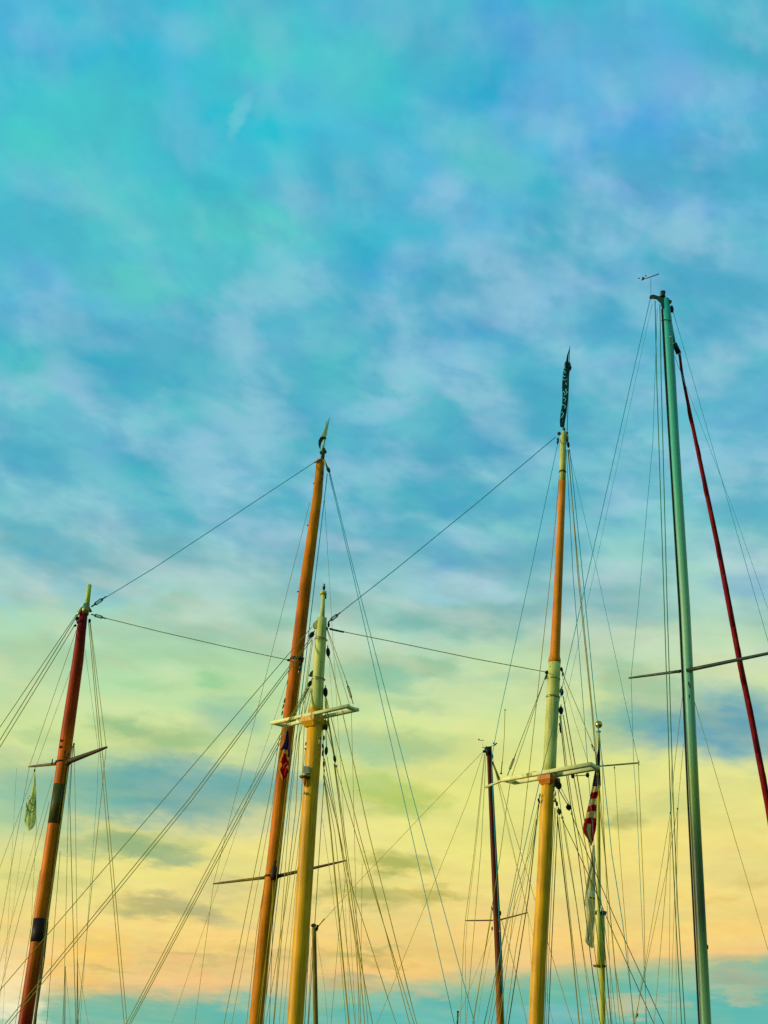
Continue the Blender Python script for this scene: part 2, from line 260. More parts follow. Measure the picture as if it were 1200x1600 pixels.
M = dict(
 cream=mat('pale_green_paint', (.60, .60, .13), .42, var=.12, vscale=5, bump=.15, stretch=ST),
 ochre=mat('ochre_paint', (.80, .38, .002), .45, var=.12, vscale=4, bump=.15, stretch=ST),
 ochre2=mat('ochre_topmast_paint', (.72, .22, .001), .45, var=.14, vscale=4, bump=.15, stretch=ST),
 orange=mat('orange_varnished_spar', (.62, .20, .008), .5, var=.24, vscale=9, bump=.12, stretch=ST, spec=.06, zr=[(4, (.86, .31, .001)), (11, (.80, .24, .001)), (15, (.66, .16, .001)), (20, (.62, .15, .001)), (26, (.76, .27, .001))]),
 red=mat('red_brown_varnished_spar', (.40, .07, .01), .4, var=.2, vscale=7, bump=.2, stretch=ST, spec=.06, zr=[(4, (.26, .016, .001)), (7, (.38, .032, .001)), (9.5, (.80, .20, .001)), (12.8, (.70, .14, .001)), (14, (.48, .050, .001)), (16.5, (.24, .008, .001))]),
 bandk=mat('dark_olive_paint_band', (.075, .07, .004), .5, var=.2), bandd=mat('black_brown_paint_band', (.028, .012, .004), .5, var=.2),
 brown=mat('dark_red_brown_wood', (.09, .02, .012), .45, var=.2, stretch=ST, spec=.06, zr=[(5, (.60, .24, .002)), (8, (.46, .16, .002)), (10.5, (.17, .035, .002)), (13, (.11, .014, .001)), (20, (.05, .006, .001))]),
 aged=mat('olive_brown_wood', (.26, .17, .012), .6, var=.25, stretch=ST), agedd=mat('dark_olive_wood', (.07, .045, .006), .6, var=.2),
 alu=mat('sea_green_painted_aluminium', (.10, .34, .18), .42, .0, spec=.4, var=.08, vscale=3, bump=.08, stretch=ST, zr=[(6, (.22, .42, .16)), (7.8, (.14, .26, .05)), (8.8, (.03, .06, .005)), (10.2, (.05, .10, .01)), (12, (.20, .32, .03)), (13.2, (.10, .36, .20)), (15, (.20, .42, .18)), (19, (.06, .38, .20)), (25, (.005, .30, .24))]),  # the ramp's dark stretch low down is a reflection painted into the colour
 track=mat('black_sail_track', (.012, .02, .012), .5, var=.2), alud=mat('dark_green_spreader_alloy', (.035, .055, .025), .45, .2, var=.15),
 redsail=mat('dark_red_furled_sailcloth', (.26, .001, .002), .75, var=.3, vscale=8, bump=.5, bscale=12, stretch=(1, 1, .3)),
 wire=mat('olive_rigging_wire', (.36, .28, .003), .5, .1, var=.1), rope=mat('pale_tan_rope', (.46, .34, .03), .8, var=.2), wireteal=mat('teal_grey_rigging_wire', (.002, .34, .34), .5, .1, var=.1), white=mat('cream_white_plank_paint', (.80, .76, .26), .5, var=.14), greenwire=mat('green_halyard', (.05, .20, .07), .6, var=.1), dkrope=mat('dark_tarred_rope', (.07, .045, .004), .8, var=.2),
 black=mat('black_block_wood', (.015, .02, .012), .5, var=.3), green=mat('weathered_green_block', (.06, .085, .02), .6, var=.3),
 brass=mat('polished_gold_ball', (.80, .30, .05), .3, 1.0, var=.05), bronze=mat('tarnished_bronze', (.32, .30, .08), .4, .6, var=.25), steel=mat('dark_green_steel', (.04, .08, .05), .4, .5, var=.2), lite=mat('galvanised_fitting', (.55, .58, .36), .4, .4, var=.2),
 glass=mat('lamp_glass', (.22, .24, .14), .12, var=.1), poleg=mat('pale_green_pole_paint', (.44, .56, .08), .45, var=.1, stretch=ST), poleh=mat('yellow_green_flagpole_paint', (.52, .54, .06), .45, var=.12, stretch=ST),
 navy=mat('navy_flag_cloth', (.018, .02, .06), .85, var=.2, vscale=14), redc=mat('red_flag_cloth', (.36, .001, .003), .85, var=.2, vscale=14), whitec=mat('cream_flag_cloth', (.66, .46, .12), .85, var=.12, vscale=14), salmon=mat('salmon_flag_cloth', (.85, .33, .04), .85, var=.15, vscale=14),
 tealk=mat('dark_teal_flag_cloth', (.012, .09, .085), .85, var=.3, vscale=14), tealm=mat('light_teal_print', (.16, .62, .62), .85, var=.1), palec=mat('pale_green_flag_cloth', (.95, .98, .28), .85, var=.15, vscale=12), palew=mat('whitish_green_flag_cloth', (.62, .58, .26), .85, var=.15, vscale=12), mark=mat('dark_olive_print', (.06, .10, .02), .85, var=.2), mint=mat('mint_white_flag_cloth', (.62, .78, .50), .85, var=.15, vscale=14),
 hullw=mat('off_white_hull_paint', (.62, .62, .56), .35, var=.06, vscale=2), hullg=mat('dark_green_hull_paint', (.03, .07, .05), .3, var=.1, vscale=2), hullb=mat('navy_hull_paint', (.02, .03, .07), .3, var=.1, vscale=2), deckm=mat('teak_deck', (.30, .20, .11), .7, var=.2, vscale=3, stretch=(1, 6, 1)),
 concrete=mat('quay_concrete', (.30, .29, .26), .85, var=.15, vscale=2, bump=.3),
)
def watermat():
    m = bpy.data.materials.new('harbour_water'); m.use_nodes = True; t = m.node_tree; b = t.nodes['Principled BSDF']
    b.inputs['Base Color'].default_value = (.02, .05, .05, 1); b.inputs['Roughness'].default_value = .08
    n = t.nodes.new('ShaderNodeTexNoise'); n.inputs['Scale'].default_value = 1.4; n.inputs['Detail'].default_value = 6
    co = t.nodes.new('ShaderNodeTexCoord'); t.links.new(co.outputs['Object'], n.inputs['Vector'])
    bp = t.nodes.new('ShaderNodeBump'); bp.inputs['Strength'].default_value = .4; bp.inputs['Distance'].default_value = .1
    t.links.new(n.outputs[0], bp.inputs['Height']); t.links.new(bp.outputs[0], b.inputs['Normal'])
    return m
M['water'] = watermat()

# ------------------------------------------------------------------ mesh helpers
BASE = {}
def link_mesh(name, vs, fs, ms, parent=None, smooth=True, mi=None):
    b = BASE.get(parent.name, Vector((0, 0, 0))) if parent else Vector((0, 0, 0))
    me = bpy.data.meshes.new(name); me.from_pydata([tuple(Vector(v)-b) for v in vs], [], fs)
    for m in (ms if isinstance(ms, (list, tuple)) else [ms]): me.materials.append(M[m])
    if mi: me.polygons.foreach_set('material_index', mi)
    if smooth: me.polygons.foreach_set('use_smooth', [True]*len(me.polygons))
    me.update(); o = bpy.data.objects.new(name, me); C.objects.link(o)
    if parent: o.parent = parent; BASE[o.name] = b
    return o
def thing(name, label, cat, loc, group=None):
    o = bpy.data.objects.new(name, None); C.objects.link(o); o.location = loc; o.empty_display_size = .5
    o['label'] = label; o['category'] = cat
    if group: o['group'] = group
    BASE[o.name] = Vector(loc); return o
def tube_geo(pts, rad, sides=8, flat=1.0, caps=True):
    pts = [Vector(p) for p in pts]; vs = []; fs = []; n = len(pts); up = None
    for i, p in enumerate(pts):
        t = ((pts[min(i+1, n-1)] - pts[max(i-1, 0)])).normalized()
        if up is None:
            ref = Vector((0, 1, 0)) if abs(t.y) < .9 else Vector((1, 0, 0))
            up = (ref - t*ref.dot(t)).normalized()
        else: up = (up - t*up.dot(t)).normalized()
        s = t.cross(up)
        for k in range(sides):
            a = 2*math.pi*(k+.5)/sides
            vs.append(p + (s*math.cos(a) + up*math.sin(a)*flat)*rad[i])
    for i in range(n-1):
        for k in range(sides):
            a = i*sides+k; b = i*sides+(k+1) % sides
            fs.append((a, b, b+sides, a+sides))
    if caps: fs.append(tuple(range(sides-1, -1, -1))); fs.append(tuple((n-1)*sides+k for k in range(sides)))
    return vs, fs
def join(*gs):
    V_, F_ = [], []
    for v, f in gs:
        o = len(V_); V_ += list(v); F_ += [tuple(i+o for i in q) for q in f]
    return V_, F_
def box_geo(c, ax, ay, az):       # centre and three half-axis vectors
    c = Vector(c); vs = [c + ax*i + ay*j + az*k for i in (-1, 1) for j in (-1, 1) for k in (-1, 1)]
    return vs, [(0, 1, 3, 2), (4, 6, 7, 5), (0, 4, 5, 1), (2, 3, 7, 6), (0, 2, 6, 4), (1, 5, 7, 3)]
def plank_geo(a, b, wide, thick, bev=.012):
    a, b = Vector(a), Vector(b); t = (b-a).normalized(); s = t.cross(Vector((0, 0, 1))).normalized(); z = s.cross(t)
    prof = [(-wide/2+bev, -thick/2), (wide/2-bev, -thick/2), (wide/2, -thick/2+bev), (wide/2, thick/2-bev), (wide/2-bev, thick/2), (-wide/2+bev, thick/2), (-wide/2, thick/2-bev), (-wide/2, -thick/2+bev)]
    vs = [p + s*x + z*y for p in (a, b) for x, y in prof]; n = 8
    fs = [(k, (k+1) % n, (k+1) % n+n, k+n) for k in range(n)] + [tuple(range(n-1, -1, -1)), tuple(range(n, 2*n))]
    return vs, fs
def ell_geo(c, axes, nu=10, nv=7):
    c = Vector(c); vs = [c + axes[2]]; fs = []
    for j in range(1, nv):
        th = math.pi*j/nv
        for i in range(nu):
            ph = 2*math.pi*i/nu
            vs.append(c + axes[0]*(math.sin(th)*math.cos(ph)) + axes[1]*(math.sin(th)*math.sin(ph)) + axes[2]*math.cos(th))
    vs.append(c - axes[2]); e = len(vs)-1
    for i in range(nu): fs.append((0, 1+i, 1+(i+1) % nu)); fs.append((e, 1+(nv-2)*nu+(i+1) % nu, 1+(nv-2)*nu+i))
    for j in range(nv-2):
        for i in range(nu):
            a = 1+j*nu+i; b = 1+j*nu+(i+1) % nu; fs.append((a, a+nu, b+nu, b))
    return vs, fs
def rw(w, p): return w/2*zc(p)/F

def spar(parent, name, pts, d, m, sides=20, ext=None, d2=None):
    """a round spar through the listed (px, py, width) stations; ext = height it runs down to"""
    n = len(pts); w = []
    y0, y1 = pts[0][1], pts[-1][1]
    for x, y, wd in pts:
        dd = d if d2 is None else d + (d2-d)*(y-y0)/(y1-y0)
        p = P(x, y, dd); w.append((p, rw(wd, p)))
    if ext is not None:
        a, ra = w[-2]; b, rb = w[-1]
        t = (b-a).normalized(); t = t if t.z < -.2 else Vector((0, 0, -1)); k = (ext-b.z)/t.z
        w.append((b+t*k, rb*1.02))
    # extra rings so that the outline is not perfectly straight
    P_, R_ = [], []
    for i in range(len(w)-1):
        seg = max(1, int((w[i+1][0]-w[i][0]).length/.9))
        for s in range(seg):
            f = s/seg; P_.append(w[i][0].lerp(w[i+1][0], f)); R_.append((w[i][1]*(1-f)+w[i+1][1]*f)*(1+(random.uniform(-.012, .012) if s else 0)))
    P_.append(w[-1][0]); R_.append(w[-1][1])
    v, f = tube_geo(P_, R_, sides)
    return link_mesh(name, v, f, m, parent)
def seg(parent, name, a, b, wa_, wb_, m, sides=14):
    """short round piece from (px, py, d) to (px, py, d)"""
    p, q = P(*a), P(*b); v, f = tube_geo([p, q], [rw(wa_, p), rw(wb_, q)], sides)
    return link_mesh(name, v, f, m, parent)
def band(parent, x, y, d, w, h, tilt, m='bronze', name='mast_band'):
    p, q = P(x+tilt*h/2, y-h/2, d), P(x-tilt*h/2, y+h/2, d)
    c = (p+q)/2; r = rw(w, c)
    v, f = tube_geo([p, p.lerp(q, .2), p.lerp(q, .8), q], [r*.93, r, r, r*.93], 20)
    return link_mesh(name, v, f, m, parent)
def line(parent, name, pts, w, m='wire', ext=False, deck=1.25):
    ps = [P(*p) for p in pts]
    rs = [rw(w*(.9 if w < 2 else 1), p) for p in ps]
    out_p, out_r = [], []
    for i in range(len(ps)-1):       # gentle bend at the joints
        out_p.append(ps[i]); out_r.append(rs[i])
    out_p.append(ps[-1]); out_r.append(rs[-1])
    if ext:
        t = (ps[-1]-ps[-2]).normalized()
        if t.z > -.25: t = Vector((t.x, t.y, -.25)).normalized()
        k = (deck-ps[-1].z)/t.z
        k = min(k, 14); out_p.append(ps[-1]+t*k); out_r.append(rs[-1])
    v, f = tube_geo(out_p, out_r, 5)
    return link_mesh(name, v, f, m, parent)
def block(parent, x, y, d, w, h, rot=0, m='black', name='block'):
    """a pulley block: shell of two cheeks with a sheave between them and an eye on top"""
    c = P(x, y, d); k = zc(c)/F; a = math.radians(rot)
    ux = (cr*math.cos(a) + cu*math.sin(a)); uz = (cu*math.cos(a) - cr*math.sin(a)); uy = fw
    W2, H2 = w/2*k, h/2*k; D2 = W2*.75
    ch = [ell_geo(c + uy*(s*D2*.6), (ux*W2, uy*D2*.45, uz*H2*.86), 10, 7) for s in (-1, 1)]
    sh = tube_geo([c-uy*D2*.5, c+uy*D2*.5], [W2*.8]*2, 12)
    eye = tube_geo([c+uz*H2*.7, c+uz*H2*1.25], [W2*.28, W2*.22], 6)
    tail = tube_geo([c-uz*H2*.7, c-uz*H2*1.12], [W2*.25, W2*.2], 6)
    return link_mesh(name, *join(*ch, sh, eye, tail), m, parent)
def blob(parent, name, x, y, d, w, h, m, rot=0, depth=None):
    c = P(x, y, d); k = zc(c)/F; a = math.radians(rot)
    ux = (cr*math.cos(a) + cu*math.sin(a)); uz = (cu*math.cos(a) - cr*math.sin(a))
    return link_mesh(name, *ell_geo(c, (ux*w/2*k, fw*(depth or w)/2*k, uz*h/2*k)), m, parent)
def turnbuckle(parent, a, b, w, m='steel'):
    p, q = P(*a), P(*b); r = rw(w, p); t = (q-p)
    s = t.normalized().cross(fw).normalized()
    g = [tube_geo([p, p.lerp(q, .2), p.lerp(q, .25)], [r*.45, r*.45, r], 6), tube_geo([p.lerp(q, .25)+s*r*.8, p.lerp(q, .7)+s*r*.8], [r*.35]*2, 5),
         tube_geo([p.lerp(q, .25)-s*r*.8, p.lerp(q, .7)-s*r*.8], [r*.35]*2, 5), tube_geo([p.lerp(q, .7), p.lerp(q, .75), q], [r, r*.5, r*.4], 6)]
    return link_mesh('turnbuckle', *join(*g), m, parent)
def cloth(name, rows, d, mats, pick, cols=8, amp=.06, freq=1.7, parent=None, seed=0, lean=0.0):
    """hanging cloth: rows of (y, left x, right x), folded in depth; pick(row, col) gives the material"""
    rr = []
    for (ya, la, ra), (yb, lb, rb) in zip(rows, rows[1:]):
        n = max(1, int((yb-ya)/2.2))
        for s in range(n): f = s/n; rr.append((ya+(yb-ya)*f, la+(lb-la)*f, ra+(rb-ra)*f))
    rr.append(rows[-1]); vs, fs, mi = [], [], []
    for j, (y, xl, xr) in enumerate(rr):
        for i in range(cols+1):
            u = i/cols; x = xl+(xr-xl)*u
            dd = d + amp*math.sin(u*freq*2*math.pi + seed + y*.035)*min(1, (xr-xl)/8) + amp*.3*math.sin(y*.21+seed*2+u*3) + lean*u
            vs.append(P(x, y + .9*math.sin(u*5+seed+y*.05)*min(1, (xr-xl)/10), dd))
    for j in range(len(rr)-1):
        for i in range(cols):
            a = j*(cols+1)+i; fs.append((a, a+1, a+cols+2, a+cols+1)); mi.append(pick((rr[j][0]+rr[j+1][0])/2, (i+.5)/cols))
    b = P((rows[0][1]+rows[0][2])/2, rows[0][0], d)
    me = bpy.data.meshes.new(name); bb = BASE[parent.name] if parent else b
    me.from_pydata([tuple(v-bb) for v in vs], [], fs)
    for m in mats: me.materials.append(M[m])
    me.polygons.foreach_set('material_index', mi); me.polygons.foreach_set('use_smooth', [True]*len(fs)); me.update()
    o = bpy.data.objects.new(name, me); C.objects.link(o)
    if parent: o.parent = parent; BASE[o.name] = bb
    else: o.location = b; BASE[o.name] = b
    return o
def printed(parent, pts, d, w, m, name='printed_mark'):
    """a stroke of print lying on a cloth"""
    ps = [P(x, y, d) for x, y in pts]; r = rw(w, ps[0])
    v, f = tube_geo(ps, [r*.8]+[r]*(len(ps)-2)+[r*.6], 6, .25)
    return link_mesh(name, v, f, m, parent)
def hull(parent, cx, cy, hx, hy, length, beam, free, m):
    h = Vector((hx, hy, 0)).normalized(); s = Vector((h.y, -h.x, 0)); vs, fs = [], []; n = 16
    prof = [(0, -.55), (.55, -.42), (.86, 0), (.97, .5), (1, 1), (.94, 1.06), (.93, 1.0)]
    for i in range(n+1):
        t = i/n*2-1; bw = beam/2*max(.02, (1-abs(t)**2.6)) * (1 if t < 0 else 1); sheer = free*(1+.35*t*t)
        c = Vector((cx, cy, 0)) + h*(t*length/2)
        ring = [(-x, z) for x, z in prof[::-1]] + prof[1:]
        for x, z in ring: vs.append(c + s*(x*bw) + Vector((0, 0, z*sheer)) + h*(z*.4*(1 if t > .8 else -1 if t < -.8 else 0)))
    k = 13
    for i in range(n):
        for j in range(k-1): a = i*k+j; fs.append((a, a+k, a+k+1, a+1))
    fs.append(tuple(range(k))); fs.append(tuple(n*k+j for j in range(k-1, -1, -1)))
    hl = link_mesh('hull', vs, fs, m, parent)
    dv = []; df = []
    for i in range(n+1):
        t = i/n*2-1; bw = beam/2*max(.02, (1-abs(t)**2.6))*.93; sheer = free*(1+.35*t*t)
        c = Vector((cx, cy, 0)) + h*(t*length/2)*.995 + Vector((0, 0, sheer*.92)); dv += [c-s*bw, c+s*bw]
    for i in range(n): df.append((2*i, 2*i+1, 2*i+3, 2*i+2))
    link_mesh('deck', dv, df, 'deckm', parent, smooth=False)

HX, HY = .6, .8
# ------------------------------------------------------------------ the ground of the place
def struct(name, vs, fs, m):
    o = link_mesh(name, vs, fs, m, smooth=False); o['kind'] = 'structure'; return o
struct('water', [(-4000, -4000, 0), (4000, -4000, 0), (4000, 4000, 0), (-4000, 4000, 0)], [(0, 1, 2, 3)], 'water')
struct('quay', *box_geo((0, -6, .1), Vector((40, 0, 0)), Vector((0, 8, 0)), Vector((0, 0, .9))), 'concrete')
struct('jetty', *box_geo((14, 60, .3), Vector((9, 0, 0)), Vector((0, 6, 0)), Vector((0, 0, .7))), 'concrete')

# ================================================================== schooner with brown spars (left)
dl, do_ = 37.0, 44.0
pL = P(39, 1600, dl)
B = thing('schooner', 'two-masted schooner at the left with red-brown and orange varnished masts', 'sailing ship', (-4.8, 40.5, 0))
hull(B, -4.8, 40.5, HX, HY, 21, 4.6, 1.3, 'hullg')
mL = spar(B, 'mast', [(131, 958, 12.5), (127, 985, 15), (122, 1030, 17.5), (104.5, 1150, 20.5), (94, 1225, 20.5), (84.5, 1290, 20.5), (62.5, 1436, 20.5), (57, 1480, 21), (39, 1600, 22)], dl, 'red', ext=1.2)
mL['label'] = 'shorter red-brown mast with two dark bands'
for y0, y1, x0, x1, m_ in ((1226, 1288, 94, 85, 'bandk'), (1436, 1480, 62.5, 57, 'bandd')):
    p, q = P(x0, y0, dl), P(x1, y1, dl); link_mesh('dark_band', *tube_geo([p, q], [rw(20.75, p), rw(20.95, q)], 20), m_, mL)
seg(mL, 'masthead_pole', (139.6, 914, dl), (135.6, 949, dl), 7.2, 7.8, 'poleg')
seg(mL, 'mast_cap', (135.5, 944, dl), (132, 960, dl), 10, 13, 'bronze')
link_mesh('stay_bracket', *plank_geo(P(129, 949, dl), P(120.5, 961, dl-.1), .10, .05), 'bronze', mL)
link_mesh('stay_bracket', *plank_geo(P(138, 949, dl), P(142, 956, dl+.1), .08, .05), 'bronze', mL)
blob(mL, 'shackle', 121, 967, dl, 7, 9, 'black', 20); blob(mL, 'shackle', 117.5, 977.5, dl, 5, 4, 'black', 20); blob(mL, 'shackle', 140, 970, dl, 4.5, 7, 'black')
band(mL, 127.5, 972, dl, 16, 4, .1, 'bandd'); band(mL, 97, 1191, dl, 21.5, 3, .13, 'bandd')
for x, y in ((95, 1157), (94, 1167), (101, 1175), (107, 1178), (104, 1183)): blob(mL, 'bolt', x, y, dl-.16, 2.4, 5, 'bandd', -15)
def taper(parent, name, a, b, w0, w1, m, n=6):
    p, q = P(*a), P(*b); k = [i/n for i in range(n+1)]
    v, f = tube_geo([p.lerp(q, t) for t in k], [rw(w0+(w1-w0)*t, p) for t in k[:-1]]+[rw(w1*.7, q)], 10)
    return link_mesh(name, v, f, m, parent)
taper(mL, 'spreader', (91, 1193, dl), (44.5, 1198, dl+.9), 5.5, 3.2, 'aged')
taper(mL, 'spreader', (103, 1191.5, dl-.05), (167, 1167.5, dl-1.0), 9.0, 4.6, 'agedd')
seg(mL, 'spreader_hook', (82, 1186, dl), (81, 1195, dl), 1.6, 2.4, 'steel')
blob(mL, 'spreader_heel', 106, 1192, dl-.12, 10, 9, 'agedd')
line(B, 'halyard', [(115, 1162, dl+.1), (116, 1182, dl+.1)], 1.8, 'rope'); blob(B, 'sheave', 115.5, 1163, dl+.1, 3, 5, 'aged')
W1 = 1.35
for a, b, w, m_ in [
  ([(119, 961, dl), (0, 1136, 35)], None, W1, 'wire'), ([(118, 966, dl), (0, 1156, 35)], None, W1+.2, 'wire'), ([(116, 978, dl), (0, 1167, 35)], None, W1+.1, 'wire')]:
    line(B, 'forestay', a, w, m_, True)
for a, w, m_ in [([(119, 985, dl), (46, 1197, dl+.85), (0, 1452, dl)], .9, 'wire'), ([(113, 1040, dl), (57, 1196, dl+.8)], .7, 'wire'),
  ([(141, 972, dl), (166, 1168, dl-1), (121, 1600, dl-.5)], 1.1, 'wire'), ([(138.5, 972, dl), (163, 1250, dl-.8), (194, 1600, dl-1)], 1.3, 'wire'), ([(140.5, 972, dl), (167, 1250, dl-.8), (198.5, 1600, dl-1)], 1.3, 'wire'),
  ([(133, 1015, dl+.2), (154, 1175, dl+.8), (151, 1250, dl+.8), (132, 1505, dl+.8)], .6, 'wireteal'),
  ([(82, 1215, dl), (1, 1500, dl+.5)], .6, 'wire'), ([(77, 1252, dl), (2, 1542, dl+.3)], .9, 'wire'), ([(63, 1360, dl), (24, 1598, dl+.3)], .9, 'wire'), ([(60, 1420, dl), (29, 1598, dl+.2)], .8, 'wire')]:
    line(B, 'shroud', a, w, m_, True)
for a, w, m_ in [([(107, 1198, dl-.1), (93, 1300, dl-.1), (74, 1440, dl-.1), (53, 1600, dl-.1)], 3.2, 'rope'), ([(104, 1195, dl-.2), (88, 1300, dl-.2), (70, 1448, dl-.2), (56, 1600, dl-.2)], 1.4, 'dkrope'),
  ([(75, 1440, dl-.3), (69, 1500, dl-.3), (54.5, 1600, dl-.3)], 2.2, 'dkrope'), ([(113, 1165, dl+.1), (107, 1250, dl+.1), (99, 1600, dl+.1)], .8, 'wire'), ([(114, 1165, dl+.1), (109, 1250, dl+.1), (118.5, 1600, dl+.1)], 1.2, 'wire'),
  ([(116, 1165, dl+.3), (117.5, 1250, dl+.3), (121, 1495, dl+.3)], .8, 'wire'), ([(94, 1330, dl), (73, 1600, dl)], .9, 'wire'),
  ([(26, 1200, dl+2), (4, 1600, dl+2)], .45, 'wire'), ([(38, 1300, dl+2), (0, 1560, dl+2)], .45, 'wire')]:
    line(B, 'halyard', a, w, m_, True)
# main (orange) mast
mO = spar(B, 'mast', [(501, 719, 13), (496, 775, 15), (479, 900, 18.5), (463.5, 1030, 20.5), (452.5, 1120, 20.8), (437.8, 1250, 20.5), (427, 1350, 21), (414.5, 1450, 21.3), (399.5, 1600, 22)], do_, 'orange', ext=1.2)
mO['label'] = 'tall orange varnished mast'
seg(mO, 'mast_cap', (505.5, 701, do_), (503.5, 719, do_), 6.5, 6, 'green'); blob(mO, 'shackle', 508.5, 706, do_, 4, 6, 'steel'); blob(mO, 'shackle', 501, 707, do_-.1, 3.4, 6, 'steel')
line(mO, 'wire_strop', [(503, 718, do_-.2), (497, 720, do_-.2), (491.5, 722.5, do_-.1)], 2.8, 'steel'); line(mO, 'wire_strop', [(506, 719, do_-.2), (509, 724, do_-.2), (511.5, 731, do_-.2)], 3, 'bronze')
block(mO, 513, 734, do_-.2, 5.5, 12, 25, 'green')
for x, y in ((490.5, 755.5), (481, 821), (465.5, 924.5)): blob(mO, 'bolt', x, y, do_, 2.8, 2.6, 'black')
for x, y, h in ((504, 739, 9), (500, 753, 7), (503, 747, 8)): blob(mO, 'cleat', x, y, do_-.22, 2, h, 'black', 8)
band(mO, 463.6, 1031, do_, 22, 5, .12, 'bandd'); blob(mO, 'stay_tang', 451, 1031.5, do_, 6, 4, 'black'); link_mesh('stay_tang', *plank_geo(P(474, 1028, do_-.1), P(468, 1043, do_-.15), .08, .05), 'bandd', mO)
blob(mO, 'shackle', 469, 1044, do_-.2, 4.5, 9, 'steel', -10); blob(mO, 'shackle', 467, 1051, do_-.2, 2.5, 7, 'bronze')
for x, y in ((451.5, 1050), (449.5, 1066), (444.5, 1095), (442.5, 1104), (441, 1114), (453, 1040)): blob(mO, 'cleat', x, y, do_-.05, 2.2, 9, 'bandd', -14)
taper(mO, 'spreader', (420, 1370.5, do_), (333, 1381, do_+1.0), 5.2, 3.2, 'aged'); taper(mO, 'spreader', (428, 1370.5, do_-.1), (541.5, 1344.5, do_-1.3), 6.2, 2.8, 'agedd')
band(mO, 424.5, 1370, do_, 23, 3.5, .12, 'bandd'); link_mesh('spreader_wedge', *tube_geo([P(431.5, 1344, do_-.2), P(428.5, 1366, do_-.25), P(428, 1375, do_-.25)], [.03, .13, .1], 8), 'bandd', mO)
for a, w, m_ in [([(484, 785, do_), (334, 1379, do_+.95), (304, 1600, do_+.9)], .85, 'wire'), ([(455, 1045, do_), (343, 1378, do_+.9)], .6, 'wire'),
  ([(507, 780, do_+.2), (541, 1345, do_-1.2), (556, 1600, do_-1.1)], .7, 'wire'), ([(514.3, 740, do_), (552, 900, do_-.2), (631.3, 1250, do_-.8), (710, 1600, do_-1.2)], 1.35, 'wireteal'), ([(515.8, 740, do_), (555, 900, do_-.2), (646.5, 1250, do_-.8), (742, 1600, do_-1.2)], 1.35, 'wireteal')]:
    line(B, 'shroud', a, w, m_, True)
for a, w, m_ in [([(511.5, 740, do_), (493, 900, do_), (411, 1600, do_-.3)], 1.4, 'wireteal'), ([(470, 1050, do_-.2), (423, 1430, do_-.3), (405, 1600, do_-.3)], 1.2, 'rope'), ([(447, 1180, do_-.1), (401, 1455, do_-.1), (385, 1600, do_-.1)], 1.2, 'rope'),
    ([(427, 1375, do_-.3), (424, 1450, do_-.3), (412, 1600, do_-.3)], 1.2, 'rope'), ([(430, 1375, do_-.3), (428, 1400, do_-.3), (421, 1600, do_-.3)], 1.0, 'dkrope')]:
    line(B, 'halyard', a, w, m_, True)
line(B, 'triatic_stay', [(143, 947, dl), (240, 888, 39), (360, 809, 41.3), (492, 722, do_)], 1.35, 'wireteal')
turnbuckle(B, (143, 948, dl), (166, 932, dl+.4), 5)
line(B, 'spring_stay', [(145, 961, dl), (250, 987, 39.2), (350, 1010, 41.6), (449, 1031, do_)], 1.35, 'wire')
turnbuckle(B, (143, 960, dl), (166, 966.5, dl+.4), 4.6)

# ================================================================== schooner with cream and ochre spars (middle)
da, db = 30.0, 37.8
A = thing('schooner', 'two-masted schooner in the middle with thick ochre masts, pale green upper parts and white crosstrees', 'sailing ship', (1.6, 33.9, 0))
hull(A, 1.6, 33.9, HX, HY, 22, 4.8, 1.3, 'hullw')
m1 = spar(A, 'mast', [(492.7, 1112, 23.5), (489.5, 1180, 24.3), (484.3, 1250, 24.5), (478, 1350, 25), (471.5, 1450, 25.3), (460.8, 1600, 26)], da, 'ochre', sides=28, ext=1.2)
m1['label'] = 'nearer ochre mast with pale green top'
up1 = spar(m1, 'mast_top', [(503, 966, 15.5), (502, 985, 16.5), (501, 1000, 17.5), (499, 1030, 18.2), (497, 1060, 18.6), (495.3, 1092, 19.6), (494, 1103, 22.3), (493, 1113.5, 22.8)], da, 'cream', sides=28)
seg(m1, 'masthead_pole', (505.3, 927, da), (503.6, 967, da), 6.2, 7.2, 'cream'); seg(m1, 'pole_truck', (505.2, 924.5, da), (505, 929, da), 10.5, 11.5, 'cream')
seg(m1, 'masthead_light', (506.2, 920.5, da), (505.8, 925, da), 2, 2, 'black'); seg(m1, 'masthead_light', (506.4, 912.5, da), (506.2, 917.5, da), 3.6, 4.2, 'glass'); seg(m1, 'masthead_light', (506.2, 917, da), (506.1, 920.8, da), 4.6, 4.0, 'black')
blob(m1, 'shackle', 508.5, 933, da, 3.5, 6, 'green')
band(m1, 501, 999, da, 19, 3.4, .07); band(m1, 496.8, 1061.5, da, 20, 3.4, .07)
blob(m1, 'band_lug', 509.8, 1000.5, da, 3.6, 3.6, 'bronze'); blob(m1, 'band_lug', 506.6, 1062, da, 3.6, 4, 'bronze'); blob(m1, 'band_lug', 498, 998.5, da-.14, 3.5, 2.2, 'lite'); blob(m1, 'band_lug', 494, 1061, da-.15, 4, 2.2, 'lite')
def wing(parent, pts, d, thick, m, name):
    ps = [P(x, y, d-thick/2) for x, y in pts] + [P(x, y, d+thick/2) for x, y in pts]; n = len(pts)
    fs = [tuple(range(n-1, -1, -1)), tuple(range(n, 2*n))] + [(i, (i+1) % n, (i+1) % n+n, i+n) for i in range(n)]
    return link_mesh(name, ps, fs, m, parent, smooth=False)
wing(m1, [(497, 966.5), (489.5, 974), (488, 980), (494, 982), (498, 979)], da, .14, 'cream', 'stay_bracket'); blob(m1, 'shackle', 491.5, 979, da, 5.5, 9, 'aged', 20)
